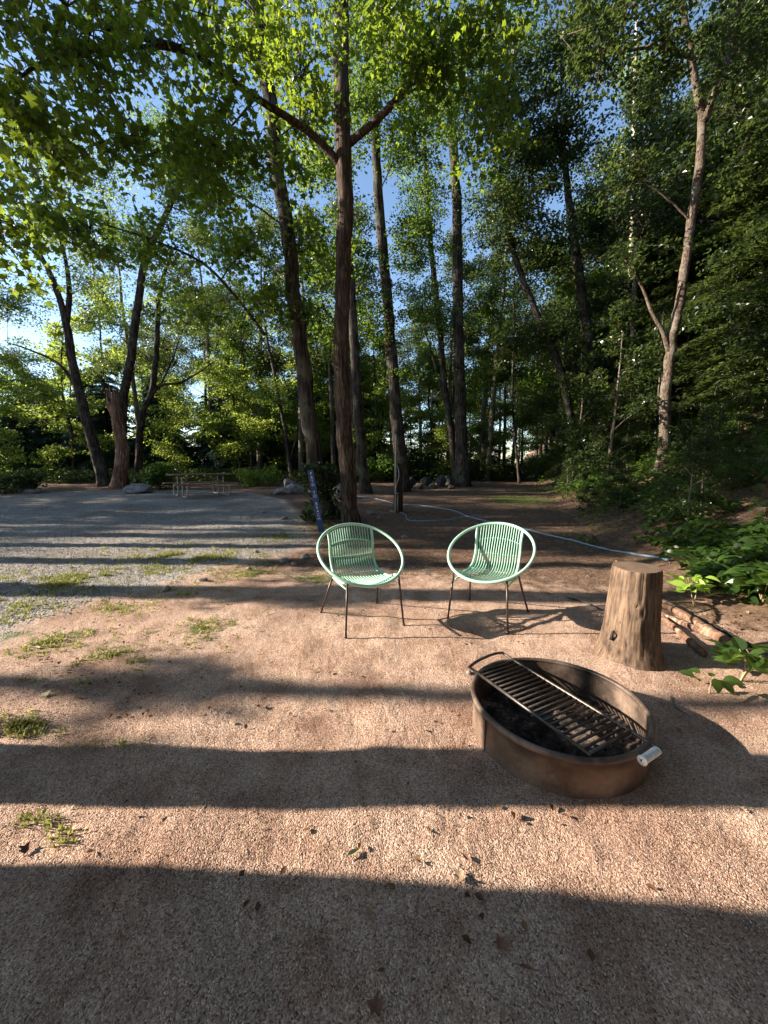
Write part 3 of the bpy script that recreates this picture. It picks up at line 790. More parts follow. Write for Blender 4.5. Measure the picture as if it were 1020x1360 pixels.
def place(proto, x, y, rz, s, name, label, cat, group, sz=1.0):
    t, parts = proto
    r = t.copy(); r.name = name; COL.objects.link(r)
    r.location = (x, y, hz(x, y) - .05); r.rotation_euler = (0, 0, rz); r.scale = (s, s, s * sz)
    tag(r, label, cat, group)
    for q in parts:
        c = q.copy(); COL.objects.link(c); c.parent = r
    return r
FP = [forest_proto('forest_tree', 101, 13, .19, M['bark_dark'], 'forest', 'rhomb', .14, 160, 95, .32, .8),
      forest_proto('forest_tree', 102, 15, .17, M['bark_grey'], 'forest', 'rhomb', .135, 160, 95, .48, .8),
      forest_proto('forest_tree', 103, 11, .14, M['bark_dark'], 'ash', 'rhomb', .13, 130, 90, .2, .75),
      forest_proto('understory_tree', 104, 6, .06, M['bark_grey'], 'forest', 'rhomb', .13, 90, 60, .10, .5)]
LP = [forest_proto('light_tree', 105, 9, .12, M['bark_dark'], 'light', 'rhomb', .17, 110, 60, .12, .7),
      forest_proto('light_tree', 106, 7.5, .10, M['bark_dark'], 'light', 'rhomb', .16, 90, 55, .1, .7)]
HP = [forest_proto('hemlock_tree', 107, 12, .18, M['bark_dark'], 'hemlock', 'needle', .30, 150, 170, .02),
      forest_proto('hemlock_tree', 108, 10, .15, M['bark_dark'], 'hemlock', 'needle', .30, 130, 170, .02)]

HB = [forest_proto('hemlock_tree', 109, 12, .16, M['bark_grey'], 'forest', 'needle', .26, 150, 190, .08), forest_proto('hemlock_tree', 110, 9, .11, M['bark_grey'], 'forest', 'needle', .24, 120, 190, .05)]
rs = np.random.default_rng(5)
def scatter(n, region, ok, mind):
    out = []
    tries = 0
    while len(out) < n and tries < 20000:
        tries += 1
        x = rs.uniform(region[0], region[1]); y = rs.uniform(region[2], region[3])
        if not ok(x, y): continue
        if all(math.hypot(x - a, y - b) > mind for a, b in out): out.append((x, y))
    return out
# shaded wood on the bank
for i, (x, y) in enumerate(scatter(72, (4, 34, 9.5, 46), lambda x, y: x > float(bank_edge(y)) + 1.6 and x < y * 1.25 + 3 and not (.60 < x / y < .86 and y < 11.5) and not(y < 12 and x > 9.5), 2.0)):
    k = [0, 1, 2, 1, 0][i % 5]
    place(FP[k], x, y, rs.uniform(0, 6.28), rs.uniform(.85, 1.25), 'forest_tree', 'slim leafy tree in the shaded wood climbing the bank beside the path', 'tree', 'trees of the wood on the bank')
for i, (x, y) in enumerate(scatter(44, (5, 20, 8, 26), lambda x, y: x > float(bank_edge(y)) + 1.2 and x < y * 1.1 + 1 and not (.58 < x / y < .88 and y < 11.5), 1.3)):
    place(FP[3], x, y, rs.uniform(0, 6.28), rs.uniform(.5, .95), 'understory_tree', 'low young tree filling the understorey of the bank', 'tree', 'young trees under the wood')
for i, (x, y) in enumerate([(11.5, 12.5), (13.5, 15.5), (15.5, 18.5), (10.5, 15), (13.2, 11.0), (9.6, 9.3), (12.2, 18)]):
    place(HB[i % 2], x, y, i * 1.3, .85, 'hemlock_tree', 'drooping hemlock growing among the leafy trees on the bank', 'tree', 'hemlocks on the bank')
for i, (x, y) in enumerate(scatter(14, (15, 30, 40, 54), lambda x, y: .30 < x / y < .58, 1.8)):
    place(FP[i % 4], x, y, rs.uniform(0, 6.28), 1.0, 'forest_tree', 'distant leafy tree high at the back of the shaded wood', 'tree', 'trees at the back of the wood')
for i, (x, y) in enumerate(scatter(64, (3.4, 14, 5.5, 19), lambda x, y: .35 < x - float(bank_edge(y)) < 5.5 and x < y * 1.1 + .8 and not (.66 < x / y < .80 and y < 9.5), .62)):
    place(FP[3], x, y, rs.uniform(0, 6.28), rs.uniform(.14, .30), 'shrub', 'leafy shrub crowding the foot of the wooded bank', 'shrub', 'shrubs along the foot of the bank')
for i, (x, y, s_) in enumerate([(-4.6, 21.5, .95), (-1.6, 22.5, 1.0), (3.9, 24, .9), (-7.6, 23.5, 1.0), (-11, 25.5, 1.05), (-15.5, 25, 1.0), (5.6, 21, .95)]):
    place(FP[1], x, y, i * 1.9, s_, 'far_tree', 'tall high-crowned tree with a bare lower trunk behind the boulders and bushes', 'tree', 'high-crowned trees at the back')
# beyond the end of the path
for i, (x, y) in enumerate(scatter(40, (-8, 14, 22, 44), lambda x, y: x < float(bank_edge(y)) + 1 and not (-.01 < x / y < .09 and y < 36), 2.0)):
    place([FP[2], LP[0], FP[1]][i % 3], x, y, rs.uniform(0, 6.28), rs.uniform(.75, 1.05), 'far_tree', 'leafy tree standing far beyond the end of the path', 'tree', 'trees beyond the path')
for i, (x, y) in enumerate(scatter(16, (-1.5, 8, 21, 27), lambda x, y: x < float(bank_edge(y)) + 1, 1.2)):
    place(FP[3] if i % 3 else LP[1], x, y, rs.uniform(0, 6.28), rs.uniform(.35, .55), 'understory_tree', 'bushy young tree closing the end of the path behind the boulders', 'tree', 'young trees at the path end')
# beyond the gravel: hemlocks, lighter trees before them
for i, (x, y) in enumerate(scatter(30, (-35, -1.5, 24.5, 36), lambda x, y: True, 2.4)):
    place(HP[i % 2], x, y, rs.uniform(0, 6.28), rs.uniform(.52, .80), 'hemlock_tree', 'dark hemlock hazed to blue-green in the row closing off the gravel car park', 'tree', 'hemlocks beyond the car park')
for i, (x, y) in enumerate(scatter(22, (-44, 0, 29, 42), lambda x, y: True, 2.8)):
    place([FP[2], LP[0], LP[1], FP[1]][i % 4], x, y, rs.uniform(0, 6.28), rs.uniform(.95, 1.3) * (1.15 if i % 4 in (1, 2) else .85), 'far_tree', 'tall airy leafy tree rising behind the hemlocks of the car park', 'tree', 'tall trees behind the hemlocks')
for i, (x, y, s) in enumerate([(-21, 20, .95), (-24, 23, 1.1), (-18, 22.5, .95), (-12.5, 23, .8), (-8.5, 23, .8), (-6.2, 24.5, .75), (-27, 21, 1.1), (-3.6, 25.5, .8), (-30, 26, 1.2), (-15, 26, 1.1), (-10, 27, 1.1)]):
    place(LP[i % 2], x, y, i * 2.1, s, 'light_tree', 'bright green leafy tree in front of the dark hemlocks beyond the car park', 'tree', 'light trees beyond the car park')

# trees standing to the side of the camera that throw the long shadows over the camp
def side_tree(x, y, r, h, blobs, seed, label, lean=(0, 0)):
    b = np.array([x, y, hz(x, y)])
    t = empty('shade_tree', tuple(b), 0, label, 'tree', 'trees beside the camp that throw the long shadows')
    tm = MB(); p, rr = trunk_tube(tm, [b, b + [lean[0] * .5, lean[1] * .5, h * .5], b + [lean[0], lean[1], h]], [r, r * .85, r * .3], 40, 18, .06, seed)
    lb, lv = MB(), MB()
    tm.build('trunk', M['bark_dark'], t, loc=b)
    if blobs:
        crown_on(p, rr, [(b + np.array(c), rd, n) for c, rd, n in blobs], 'rhomb', .15, 45, .6, lb, lv, .45, .6, .3, seed)
        lb.build('branch', M['bark_dark'], t, loc=b); lv.build('crown', M['ash'], t, smooth=False, loc=b)
lab = 'tree out of sight beside the camp, casting its long shadow across the gravelly ground'
def sh(x, ys): return ys - x * math.tan(SUN_AZ)
side_tree(-3.6, sh(-3.6, 1.41), .165, 9, [((0, 0, 8.5), (2, 1.5, 1.2), 30)], 201, lab, (0, .25))
side_tree(-3.9, sh(-3.9, .80), .34, 11, [((0, 0, 10), (2.5, 1.5, 1.3), 30)], 202, lab, (0, -.75))
side_tree(-15, sh(-15, 2.02), .10, 12, [((0, 0, 11), (2, 1, 1.2), 20), ((1, 0, 5.2), (.8, .3, .3), 4)], 203, lab)
for k_, (x_, ys_, r_, bl_) in enumerate([(-13, 3.74, .22, [((0, 0, 9.5), (2.6, 2, 1.8), 60), ((0, 0, 5.1), (1.0, .3, .35), 6)]), (-16, 4.85, .20, [((0, 0, 10.5), (2.5, 2, 2.0), 70), ((0, .1, 6.3), (1.2, .4, .5), 8)]),
        (-12, 5.75, .16, [((0, 0, 9.8), (2.6, 2, 1.8), 60), ((0, 0, 6.4), (1.4, .5, .7), 12)]), (-17, 6.7, .26, [((0, 0, 11), (2.6, 2.2, 2.2), 90), ((0, 0, 7.6), (1.4, .8, .9), 20)]), (-14, 8.1, .24, [((0, 0, 9.8), (2.6, 2, 2.2), 90)]), (-19, 9.4, .24, [((0, 0, 10), (2.6, 2, 3.4), 110)])]):
    side_tree(x_, sh(x_, ys_), r_, 12, bl_, 204 + k_, lab)
lab2 = 'tall unseen tree added round the viewer, its crown blocking skylight over the camp'  # overhead crowns added out of view to cut the skylight on the ground
for k_, (x_, y_, bl_) in enumerate([(-5.5, -1.6, [((1, 1.5, 10), (2.6, 2.0, 1.4), 100), ((-1, -2, 9), (2.8, 2.8, 1.8), 100)]), (3.8, -1.5, [((-1.5, 1.8, 9.6), (3.0, 2.4, 1.4), 120), ((1, -1, 8.5), (2.6, 2.6, 1.8), 70), ((1.5, 3.5, 9), (2.4, 2, 1.2), 60)]),
        (6.2, 2.2, [((0, 0, 8), (2.2, 2, 2), 70), ((-2, 1, 9.8), (2, 2, 1), 40), ((1, -1, 5.5), (2, 2, 1.5), 50)]), (-.5, -3.8, [((0, .6, 9.4), (3.2, 2.6, 1.6), 130), ((0, -1, 7), (2.6, 2.0, 1.6), 60)])]):
    side_tree(x_, y_, .22, 11, bl_, 230 + k_, lab2)
for i, (x, y) in enumerate(scatter(34, (-24, 22, -22, -3.2), lambda x, y: math.hypot(x, y) > 4.4, 2.9)):  # unseen trees added at the back to screen the camp from the sky
    place(FP[i % 3], x, y, rs.uniform(0, 6.28), rs.uniform(.85, 1.2), 'forest_tree', 'unseen leafy tree added to the wood behind the viewer to cut skylight', 'tree', 'unseen trees added behind the viewer')
for i, (x, y) in enumerate(scatter(8, (7, 16, -3, 6), lambda x, y: x > y * 1.1 + 4, 2.6)):  # out-of-frame trees added on this flank to deepen the ambient shade
    place(FP[i % 3], x, y, rs.uniform(0, 6.28), rs.uniform(.7, 1.0), 'forest_tree', 'unseen leafy tree added on the near bank to shut out skylight', 'tree', 'unseen trees added on the near bank')
for i in range(9):
    yy = 8.6 + i * 1.2
    place(FP[i % 3], -24 - (i % 4) * 2.3 + (-3 if yy > 18 else 0), yy, i * 1.7, 1.0 + .1 * (i % 3), 'shade_tree', 'leafy tree off beyond the car park whose shadow falls on the gravel', 'tree', 'trees shading the car park')

# ------------------------------------------------------------------ undergrowth
def clump(mb, x, y, h, w, n, size, tm='oval', tb=0):
    z = hz(x, y)
    a = rng.uniform(0, 2 * PI, n); r = w * np.sqrt(rng.random(n)); zz = h * rng.random(n) ** .6 * (1 - .5 * (r / w) ** 2)
    pos = np.stack([x + r * np.cos(a), y + r * np.sin(a), z + zz], 1)
    gz = hbase(pos[:, 0], pos[:, 1]); pos[:, 2] = np.maximum(pos[:, 2], gz + .03)
    d = np.stack([np.cos(a), np.sin(a), np.full(n, -.35)], 1) + rng.normal(0, .4, (n, 3))
    add_leaves(mb, pos, size, tm, .8, d=d, tint=rng.random(n) * .7 + .15 + tb)
mb = MB()
cnt = 0
for k in range(13000):
    y = rng.uniform(2.2, 34); x = rng.uniform(2.5, 28)
    e = float(bank_edge(y)); d = x - e
    if d < .25 or x > y * 1.15 + 1.2: continue
    dens = .34 + .66 * float(sstep(.35, .62, fbm(np.array([x * .55]), np.array([y * .55]), 3, 55)[0]))
    if y < 6: dens *= .45
    if d < .9: dens *= .3
    if rng.random() > dens: continue
    far = y > 10
    clump(mb, x, y, rng.uniform(.15, .5) * (1.4 if far else 1), rng.uniform(.2, .45) * (1.5 if far else 1), int(rng.uniform(14, 40)), .095 if not far else .13, 'oval' if not far else 'rhomb', rng.uniform(-.2, .2))
    cnt += 1
o = mb.build('undergrowth', M['broad'], smooth=False); tag(o, 'leafy green ground cover spreading over the wooded bank', 'undergrowth', kind='stuff')
mb = MB()
for k in range(1500):
    y = rng.uniform(22, 75); x = y * rng.uniform(.28, .75)
    if x < float(bank_edge(y)) + .2: continue
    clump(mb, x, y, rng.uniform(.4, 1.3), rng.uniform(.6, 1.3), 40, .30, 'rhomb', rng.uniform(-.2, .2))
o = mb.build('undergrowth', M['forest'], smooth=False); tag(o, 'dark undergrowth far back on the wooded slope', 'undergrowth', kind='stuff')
mb = MB()
for k in range(900):
    side = rng.random()
    if side < .6: x = rng.uniform(-40, -1.5); y = rng.uniform(19.2, 24); h = rng.uniform(.2, .8)
    else: x = rng.uniform(-1.5, 8); y = rng.uniform(20.5, 27); h = rng.uniform(.4, 1.6)
    if float(poly_sd(np.array([x]), np.array([y]), LOT)[0]) > -.3: continue
    clump(mb, x, y, h, rng.uniform(.5, .9), 60, .16, 'rhomb', rng.uniform(-.2, .2))
o = mb.build('undergrowth', M['forest'], smooth=False); tag(o, 'low leafy growth fringing the gravel and the boulders', 'undergrowth', kind='stuff')

def shrub(u, v, h, w, n, size, mat, label, name='shrub', Y=None, group=None):
    b = G(u, v)
    t = empty(name, tuple(b), 0, label, 'shrub', group)
    st, lf = MB(), MB()
    for k in range(10):
        a = rng.uniform(0, 2 * PI); e = np.array([math.cos(a) * w * .8, math.sin(a) * w * .8, h * rng.uniform(.5, .95)])
        limb(st, b - [0, 0, .05], b + e, .012, .004, k + int(u), 0, 6, 5)
        for j in range(5):
            c = b + e * rng.uniform(.35, 1.0) + rng.normal(0, .12 * w, 3)
            p = spray_points(c, n // 50, .33 * w + .1, .6, .2); p[:, 2] = np.maximum(p[:, 2], b[2] + .03)
            add_leaves(lf, p, size, 'oval', .6)
    st.build('stem', M['bark_grey'], t, loc=b); lf.build('foliage', M[mat], t, smooth=False, loc=b)
shrub(212, 650, 1.2, .9, 1600, .13, 'broad', 'rounded green bush beside the pale boulder and the picnic table')
shrub(20, 655, .8, .9, 1000, .13, 'forest', 'low dark bush at the far edge of the gravel, farthest from the camp')
shrub(345, 645, .8, 1.0, 1300, .12, 'light', 'pale leafy bush just past the end of the picnic table')
shrub(560, 634, 1.9, 1.3, 3000, .13, 'broad', 'large green shrub growing over the boulders')
shrub(506, 640, 1.7, 1.0, 2000, .13, 'broad', 'green shrub between the maple and the utility post')
shrub(640, 628, 1.5, 1.1, 2000, .13, 'forest', 'dark shrub behind the thick trunk at the path end')

# ivy around the leaning trunk's foot
b = G(432, 690)
mb = MB()
for k in range(46):
    a = rng.uniform(0, 2 * PI); z = rng.uniform(0, 1.25) ** 1.0; r = .24 + .35 * rng.random() * (1 - z / 1.5)
    c = b + [math.cos(a) * r - .1 * z, math.sin(a) * r - .1, z]
    p = spray_points(c, 26, .19, .8, .4); p[:, 2] = np.maximum(p[:, 2], b[2] + .02)
    add_leaves(mb, p, .095, 'oval', .3)
o = mb.build('ivy', M['forest'], smooth=False, loc=b); tag(o, 'dark ivy and creeper swarming round the foot of the leaning trunk', 'ivy')

# plants near the stump
def stem_plant(u, v, h, n, size, mat, label, spread=.5, name='seedling', stems=2, wid=.09, tm='broad', off=0):
    b = G(u, v)
    t = empty(name, tuple(b), 0, label, 'plant')
    for s in range(stems):
        st = MB(); lean = np.array([rng.normal(0, .12), rng.normal(0, .1), 0]) * h * 2 + np.array([off, 0, 0])
        top = b + lean + [0, 0, h * rng.uniform(.8, 1)]
        path = smooth_path([b + [rng.normal(0, .012), rng.normal(0, .012), -.02], (b + top) / 2 + [rng.normal(0, .02), 0, .02], top], 10)
        st.tube(path, np.linspace(.0055, .002, 10), 6); st.build('stem', M['stem'], t, loc=b)
        lf = MB()
        for k in range(n):
            f = .45 + .55 * (k + .5) / n; q = path[min(9, int(f * 9.9))]
            a = k * 2.4 + s; d = np.array([math.cos(a), math.sin(a), rng.uniform(-.25, .25)])
            pos = q + d * (size * .5 + wid * rng.uniform(.3, 1.0))
            add_leaves(lf, pos[None], size, tm, d=d[None], nrm=np.array([[rng.normal(0, .3), rng.normal(0, .3), 1.]]))
        lf.build('foliage', M[mat], t, smooth=False, loc=b)
M['stem'] = plain_mat('woody_stem', (.30, .24, .14), .7)
stem_plant(921, 806, .30, 22, .10, 'lime', 'lime green seedling with two thin stems catching the sun behind the stump')
stem_plant(985, 905, .20, 12, .12, 'broad', 'glossy leafy plant spreading beside the fallen sticks', stems=3, name='leafy_plant')
stem_plant(940, 920, .10, 8, .085, 'broad', 'small low plant nearest the fire ring on the bare ground', stems=1, name='leafy_plant')
stem_plant(1012, 800, .34, 16, .15, 'broad', 'tall broad-leaved plant at the very edge of the clearing', stems=3, name='leafy_plant')
stem_plant(780, 722, .14, 9, .12, 'broad', 'small broad-leaved plant growing across the hose', stems=2, name='leafy_plant')
mb = MB()
for k in range(160):
    u = rng.uniform(865, 1050); v = rng.uniform(705, 800)
    if v > 705 + 95 * min(1, (u - 840) / 130): continue
    g = G(u, v)
    clump(mb, g[0], g[1], rng.uniform(.12, .30), .18, 11, .13, 'broad', -.25)
o = mb.build('undergrowth', M['broad'], smooth=False); tag(o, 'broad dark green leaves carpeting the foot of the bank behind the seedling', 'undergrowth', kind='stuff')

# ------------------------------------------------------------------ grass
mb = MB()
def grass_patch(u, v, ru, rv, n, h, tb=0):
    n = int(n * 1.5); h = h * .62
    for k in range(n):
        a = rng.uniform(0, 2 * PI); r = abs(rng.normal(0, .85))
        g = G(u + ru * r * math.cos(a), v + rv * r * math.sin(a))
        if fbm(g[:1] * 4, g[1:2] * 4, 3, 71)[0] < .45: continue
        m = 9
        az = rng.uniform(0, 2 * PI, m); hh = h * rng.uniform(.5, 1.2, m); rr = rng.uniform(0, .03, m)
        lean = rng.uniform(.2, .9, m) * hh; w = .0022 + .0012 * rng.random(m)
        dx, dy = np.cos(az), np.sin(az)
        bx = g[0] + rr * dx; by = g[1] + rr * dy; bz = np.full(m, g[2] - .004)
        px_, py_ = -dy * w, dx * w
        V = np.stack([np.stack([bx - px_, by - py_, bz], 1), np.stack([bx + px_, by + py_, bz], 1),
                      np.stack([bx + dx * lean * .35 + px_, by + dy * lean * .35 + py_, bz + hh * .6], 1), np.stack([bx + dx * lean * .35 - px_, by + dy * lean * .35 - py_, bz + hh * .6], 1),
                      np.stack([bx + dx * lean, by + dy * lean, bz + hh * .92], 1)], 1)
        base = (np.arange(m) * 5)[:, None]
        mb.add(V.reshape(-1, 3), [base + np.array([[0, 1, 2, 3]]), base + np.array([[3, 2, 4]])], np.repeat(rng.random(m) * .7 + .25 + tb, 5))
for args in [(30, 850, 60, 14, 260, .05, .2), (120, 768, 70, 10, 420, .07, 0), (250, 740, 65, 8, 420, .09, .1), (10, 800, 40, 12, 160, .06, 0), (80, 775, 60, 12, 200, .06, 0), (20, 965, 32, 9, 60, .05, .1), (85, 1110, 18, 10, 5, .05, .3), (30, 1090, 30, 8, 7, .06, 0),
             (270, 835, 45, 16, 110, .04, .2), (150, 870, 60, 12, 90, .035, .25), (425, 768, 40, 10, 200, .03, -.1), (370, 715, 50, 12, 160, .06, 0), (330, 765, 50, 12, 70, .04, .1),
             (700, 660, 40, 10, 200, .05, 0), (430, 700, 30, 8, 120, .09, -.1), (780, 700, 60, 12, 50, .08, 0), (160, 990, 60, 6, 10, .03, .2), (60, 835, 60, 12, 130, .045, .3), (150, 808, 70, 10, 90, .04, .3), (250, 790, 60, 10, 70, .04, .3), (340, 762, 60, 8, 90, .045, .2), (190, 760, 80, 12, 160, .05, .1), (240, 725, 60, 6, 70, .05, .1), (90, 905, 80, 14, 30, .03, .3), (480, 740, 60, 8, 60, .04, 0), (560, 760, 60, 8, 20, .035, .1)]:
    grass_patch(*args)
o = mb.build('grass', M['grass'], smooth=False); tag(o, 'sparse short grass along the gravel edge and in tufts on the camp ground', 'grass', kind='stuff')

# ------------------------------------------------------------------ loose stones and litter
def oct_stones(mb, xs, ys, sz, tint=None, sink=.3):
    n = len(xs)
    t = (1 + 5 ** .5) / 2
    base = np.array([[1, 0, 0], [-1, 0, 0], [0, 1, 0], [0, -1, 0], [0, 0, 1], [0, 0, -1]], float)
    f = np.array([[0, 2, 4], [2, 1, 4], [1, 3, 4], [3, 0, 4], [2, 0, 5], [1, 2, 5], [3, 1, 5], [0, 3, 5]])
    V = base[None] * sz[:, None, None] * rng.uniform(.6, 1.2, (n, 6, 1)) * np.array([1, .8, .6])
    V = V + rng.normal(0, .12, (n, 6, 3)) * sz[:, None, None]
    a = rng.uniform(0, 2 * PI, n); ca, sa = np.cos(a), np.sin(a)
    X = V[..., 0] * ca[:, None] - V[..., 1] * sa[:, None]; Yv = V[..., 0] * sa[:, None] + V[..., 1] * ca[:, None]
    zz = hgt(xs, ys)
    co = np.stack([X + xs[:, None], Yv + ys[:, None], V[..., 2] + (zz + sz * sink * .5)[:, None]], -1)
    F_ = (f[None] + (np.arange(n) * 6)[:, None, None]).reshape(-1, 3)
    mb.add(co.reshape(-1, 3), F_, np.repeat(rng.random(n) if tint is None else tint, 6))
mb = MB()
n = 62000
yy = .6 + 4.2 * rng.random(n) ** 1.5; xx = (rng.random(n) * 2 - 1) * (yy * 1.05 + .4)
keep = (poly_sd(xx, yy, LOT) < -.1) & (xx < bank_edge(yy)) & (np.hypot(xx - .77, yy - 1.56) > .40)
oct_stones(mb, xx[keep], yy[keep], (rng.uniform(.0016, .0036, keep.sum()) * (1 + .10 * yy[keep])))
o = mb.build('gravel', M['pebble'], smooth=False); tag(o, 'loose pinkish granite grit covering the camp ground', 'gravel', kind='stuff')
mb = MB()
n = 42000
yy = 2.2 + 9 * rng.random(n) ** 1.6; xx = -rng.random(n) * (yy * 1.05 + .6)
keep = (poly_sd(xx, yy, LOT) + .5 * (fbm(xx * 4, yy * 4, 2, 4) - .5) > rng.normal(-.02, .14, n))
oct_stones(mb, xx[keep], yy[keep], rng.uniform(.004, .010, keep.sum()) * (1 + .04 * yy[keep]))
o = mb.build('gravel', M['stone'], smooth=False); tag(o, 'grey crushed stone spread over the car park', 'gravel', kind='stuff')

mb = MB()
pts = []
for k in range(9000):
    y = rng.uniform(2.2, 20); x = rng.uniform(1.5, 16)
    if x - float(bank_edge(y)) < -.5 or x > y * 1.1 + 1: continue
    pts.append((x, y))
for k in range(240):
    y = .8 + 7 * rng.random() ** 1.2; x = rng.uniform(-1, 1) * (y * 1.05)
    if vnoise(np.array([x * 1.7]), np.array([y * 1.7]), 19)[0] < .5: continue
    pts.append((x, y))
for k in range(2200): pts.append((rng.uniform(-1.4, 5), rng.uniform(4.2, 16)))
for (u, v, ru, rv, k_) in ((130, 915, 120, 30, 46), (60, 880, 60, 12, 14), (690, 1085, 120, 30, 5), (350, 930, 130, 40, 12), (500, 800, 120, 20, 26), (200, 840, 180, 22, 34), (950, 830, 60, 20, 60), (800, 790, 60, 15, 30)):
    for _ in range(k_):
        g_ = G(u + ru * rng.normal(0, .5), v + rv * rng.normal(0, .5)); pts.append((g_[0], g_[1]))
pts = np.array(pts)
pos = np.stack([pts[:, 0], pts[:, 1], hgt(pts[:, 0], pts[:, 1]) + .012], 1)
add_leaves(mb, pos, .024 + .035 * sstep(2, 6, pts[:, 0]), 'oval', .85, nrm=np.array([0, 0, 1.]) + rng.normal(0, .22, (len(pos), 3)))
o = mb.build('leaf_litter', M['litter'], smooth=False); tag(o, 'brown fallen leaves scattered over the soil and the bank', 'leaf litter', kind='stuff')

# single fallen leaves one can point to in the open ground
M['dry'] = plain_mat('dry_leaf', (.40, .27, .17), .8, 0, .3, 40); M['dry_green'] = plain_mat('pale_olive_leaf', (.34, .33, .19), .7, 0, .2, 40)
M['dry_dark'] = plain_mat('dark_dry_leaf', (.14, .06, .035), .8, 0, .3, 40)
def fallen_leaf(u, v, L, w, rz, mat, label, lobed=False, curl=.25):
    g = G(u, v); mb = MB(); n = 10; L *= .82; w *= .82
    if lobed:
        tv, tf = TM['maple']; sub = tv * L; sub[:, 2] = curl * L * (np.abs(tv[:, 0]) + .5 * tv[:, 1] ** 2) * rng.uniform(.7, 1.1)
        mb.add(sub, tf)
        st = [(0, -.35 * L, 0), (0.01, -.7 * L, .008)]; mb.tube(st, .0012, 5)
    else:
        t = np.linspace(0, 1, n); ww = w * np.sin(PI * t ** .8) ** .8 * .5
        for s_ in (-1, 1):
            A = np.stack([np.zeros(n), (t - .5) * L, curl * L * (t - .5) ** 2], 1); B = np.stack([s_ * ww, (t - .5) * L, curl * L * (t - .5) ** 2 + ww * .7], 1)
            i = np.arange(n - 1); mb.add(np.vstack([A, B]), np.stack([i, i + 1, i + 1 + n, i + n], 1))
        mb.tube([(0, -.5 * L, curl * L * .25), (0, -.75 * L, curl * L * .1)], .0012, 5)
    o = mb.build('fallen_leaf', mat, smooth=True); o.location = (g[0], g[1], g[2] + .008); o.rotation_euler = (rng.uniform(-.15, .15), rng.uniform(-.15, .15), rz)
    tag(o, label, 'leaf', 'fallen leaves on the open ground')
fallen_leaf(470, 1137, .06, .022, -.9, M['dry_green'], 'pale olive fallen leaf lying alone in the sunlit strip nearest the camera')
fallen_leaf(610, 1168, .05, .03, -.6, M['dry'], 'tan curled leaf at the rim of the near shadow', True, .5)
fallen_leaf(618, 1142, .035, .02, .7, M['dry_dark'], 'small reddish leaf just above the tan curled one')
fallen_leaf(665, 1258, .045, .03, .2, M['dry_dark'], 'dark red leaf inside the nearest broad shadow', True, .4)
fallen_leaf(697, 1290, .045, .012, 1.3, M['dry_dark'], 'thin dark leaf below the dark red one in the nearest shadow')
fallen_leaf(752, 1086, .035, .018, 1.0, M['dry_dark'], 'small dark leaf in the sun just below the fire ring')
fallen_leaf(985, 1081, .03, .025, .3, M['dry'], 'small tan leaf on the edge of the fire ring shadow', True, .5)
fallen_leaf(345, 940, .05, .035, .5, M['dry_dark'], 'dark crumpled leaf between the two hazy shadows', True, .6)
fallen_leaf(60, 925, .07, .04, 1.1, M['dry_green'], 'grey-green crumpled leaf near the outer grass tuft', True, .6)
fallen_leaf(48, 862, .07, .03, 1.4, M['dry_green'], 'pale curled leaf beside the mossy edge of the gravel')
fallen_leaf(225, 880, .045, .02, 1.3, M['dry_dark'], 'reddish brown leaf in the grassy patch of the camp ground')
fallen_leaf(35, 1128, .05, .04, .4, M['dry_dark'], 'brown folded leaf by the withered grass tuft', True, .7)
fallen_leaf(925, 1243, .035, .012, 1.2, M['dry'], 'thin tan leaf at the sunlit rim beyond the near shadow')
fallen_leaf(500, 1345, .05, .03, 1.2, M['dry_dark'], 'dark leaf nearest the camera, deep in shadow', True, .4)

def rock(u, v, size, label, mat='rock', name='rock', flat=.65, rz=0, sink=.25, group=None, g=None, sub=None):
    if g is None: g = G(u, v)
    import bmesh
    bm = bmesh.new(); bmesh.ops.create_icosphere(bm, subdivisions=4 if max(size) > .12 else 3, radius=1)
    s = int(u * 7 + v)
    rs_ = np.random.default_rng(s)
    planes = rs_.normal(0, 1, (9, 3)); planes /= np.linalg.norm(planes, axis=1)[:, None]; dd = rs_.uniform(.6, .92, 9)
    for vt in bm.verts:
        p = np.array(vt.co)
        for pl, d0 in zip(planes, dd):
            k = p @ pl
            if k > d0: p = p - pl * (k - d0) * 1.0
        nse = (vnoise(np.array([p[0] * 3 + s]), np.array([p[1] * 3 + p[2] * 2]), 3)[0] - .5) * .16 + (vnoise(np.array([p[0] * 9]), np.array([p[1] * 9 + p[2] * 7 + s]), 3)[0] - .5) * .05
        p = p * (1 + nse)
        vt.co = Vector((p[0] * size[0], p[1] * size[1], p[2] * size[2]))
    me = bpy.data.meshes.new(name); bm.to_mesh(me); bm.free()
    for pl in me.polygons: pl.use_smooth = max(size) <= .12
    me.materials.append(M[mat])
    o = bpy.data.objects.new(name, me); o.location = (g[0], g[1], g[2] + size[2] * (1 - 2 * sink)); o.rotation_euler = (0, 0, rz)
    link(o); tag(o, label, 'boulder' if name == 'boulder' else 'rock', group)
    return o
rock(185, 655, (.55, .36, .25), 'grey rounded boulder beside the snag at the edge of the gravel', 'rock', 'boulder')
rock(24, 653, (.42, .3, .2), 'grey boulder at the farthest corner of the gravel', 'rock', 'boulder')
rock(40, 655, (.3, .22, .12), 'flat white stone beside the farthest grey boulder', 'rock_pale')
rock(375, 657, (.34, .28, .17), 'angular boulder lying lowest in the pile at the gravel end', 'rock', 'boulder')
rock(393, 655, (.4, .32, .25), 'largest boulder of the pile at the gravel end, by the ivy', 'rock', 'boulder', rz=.6)
rock(384, 650, (.3, .25, .34), 'upright boulder at the back of the pile by the gravel end', 'rock', 'boulder', rz=1.2)
rock(447, 662, (.28, .26, .38), 'pale upright boulder peeping out beside the tall maple', 'rock_pale', 'boulder', rz=.3)
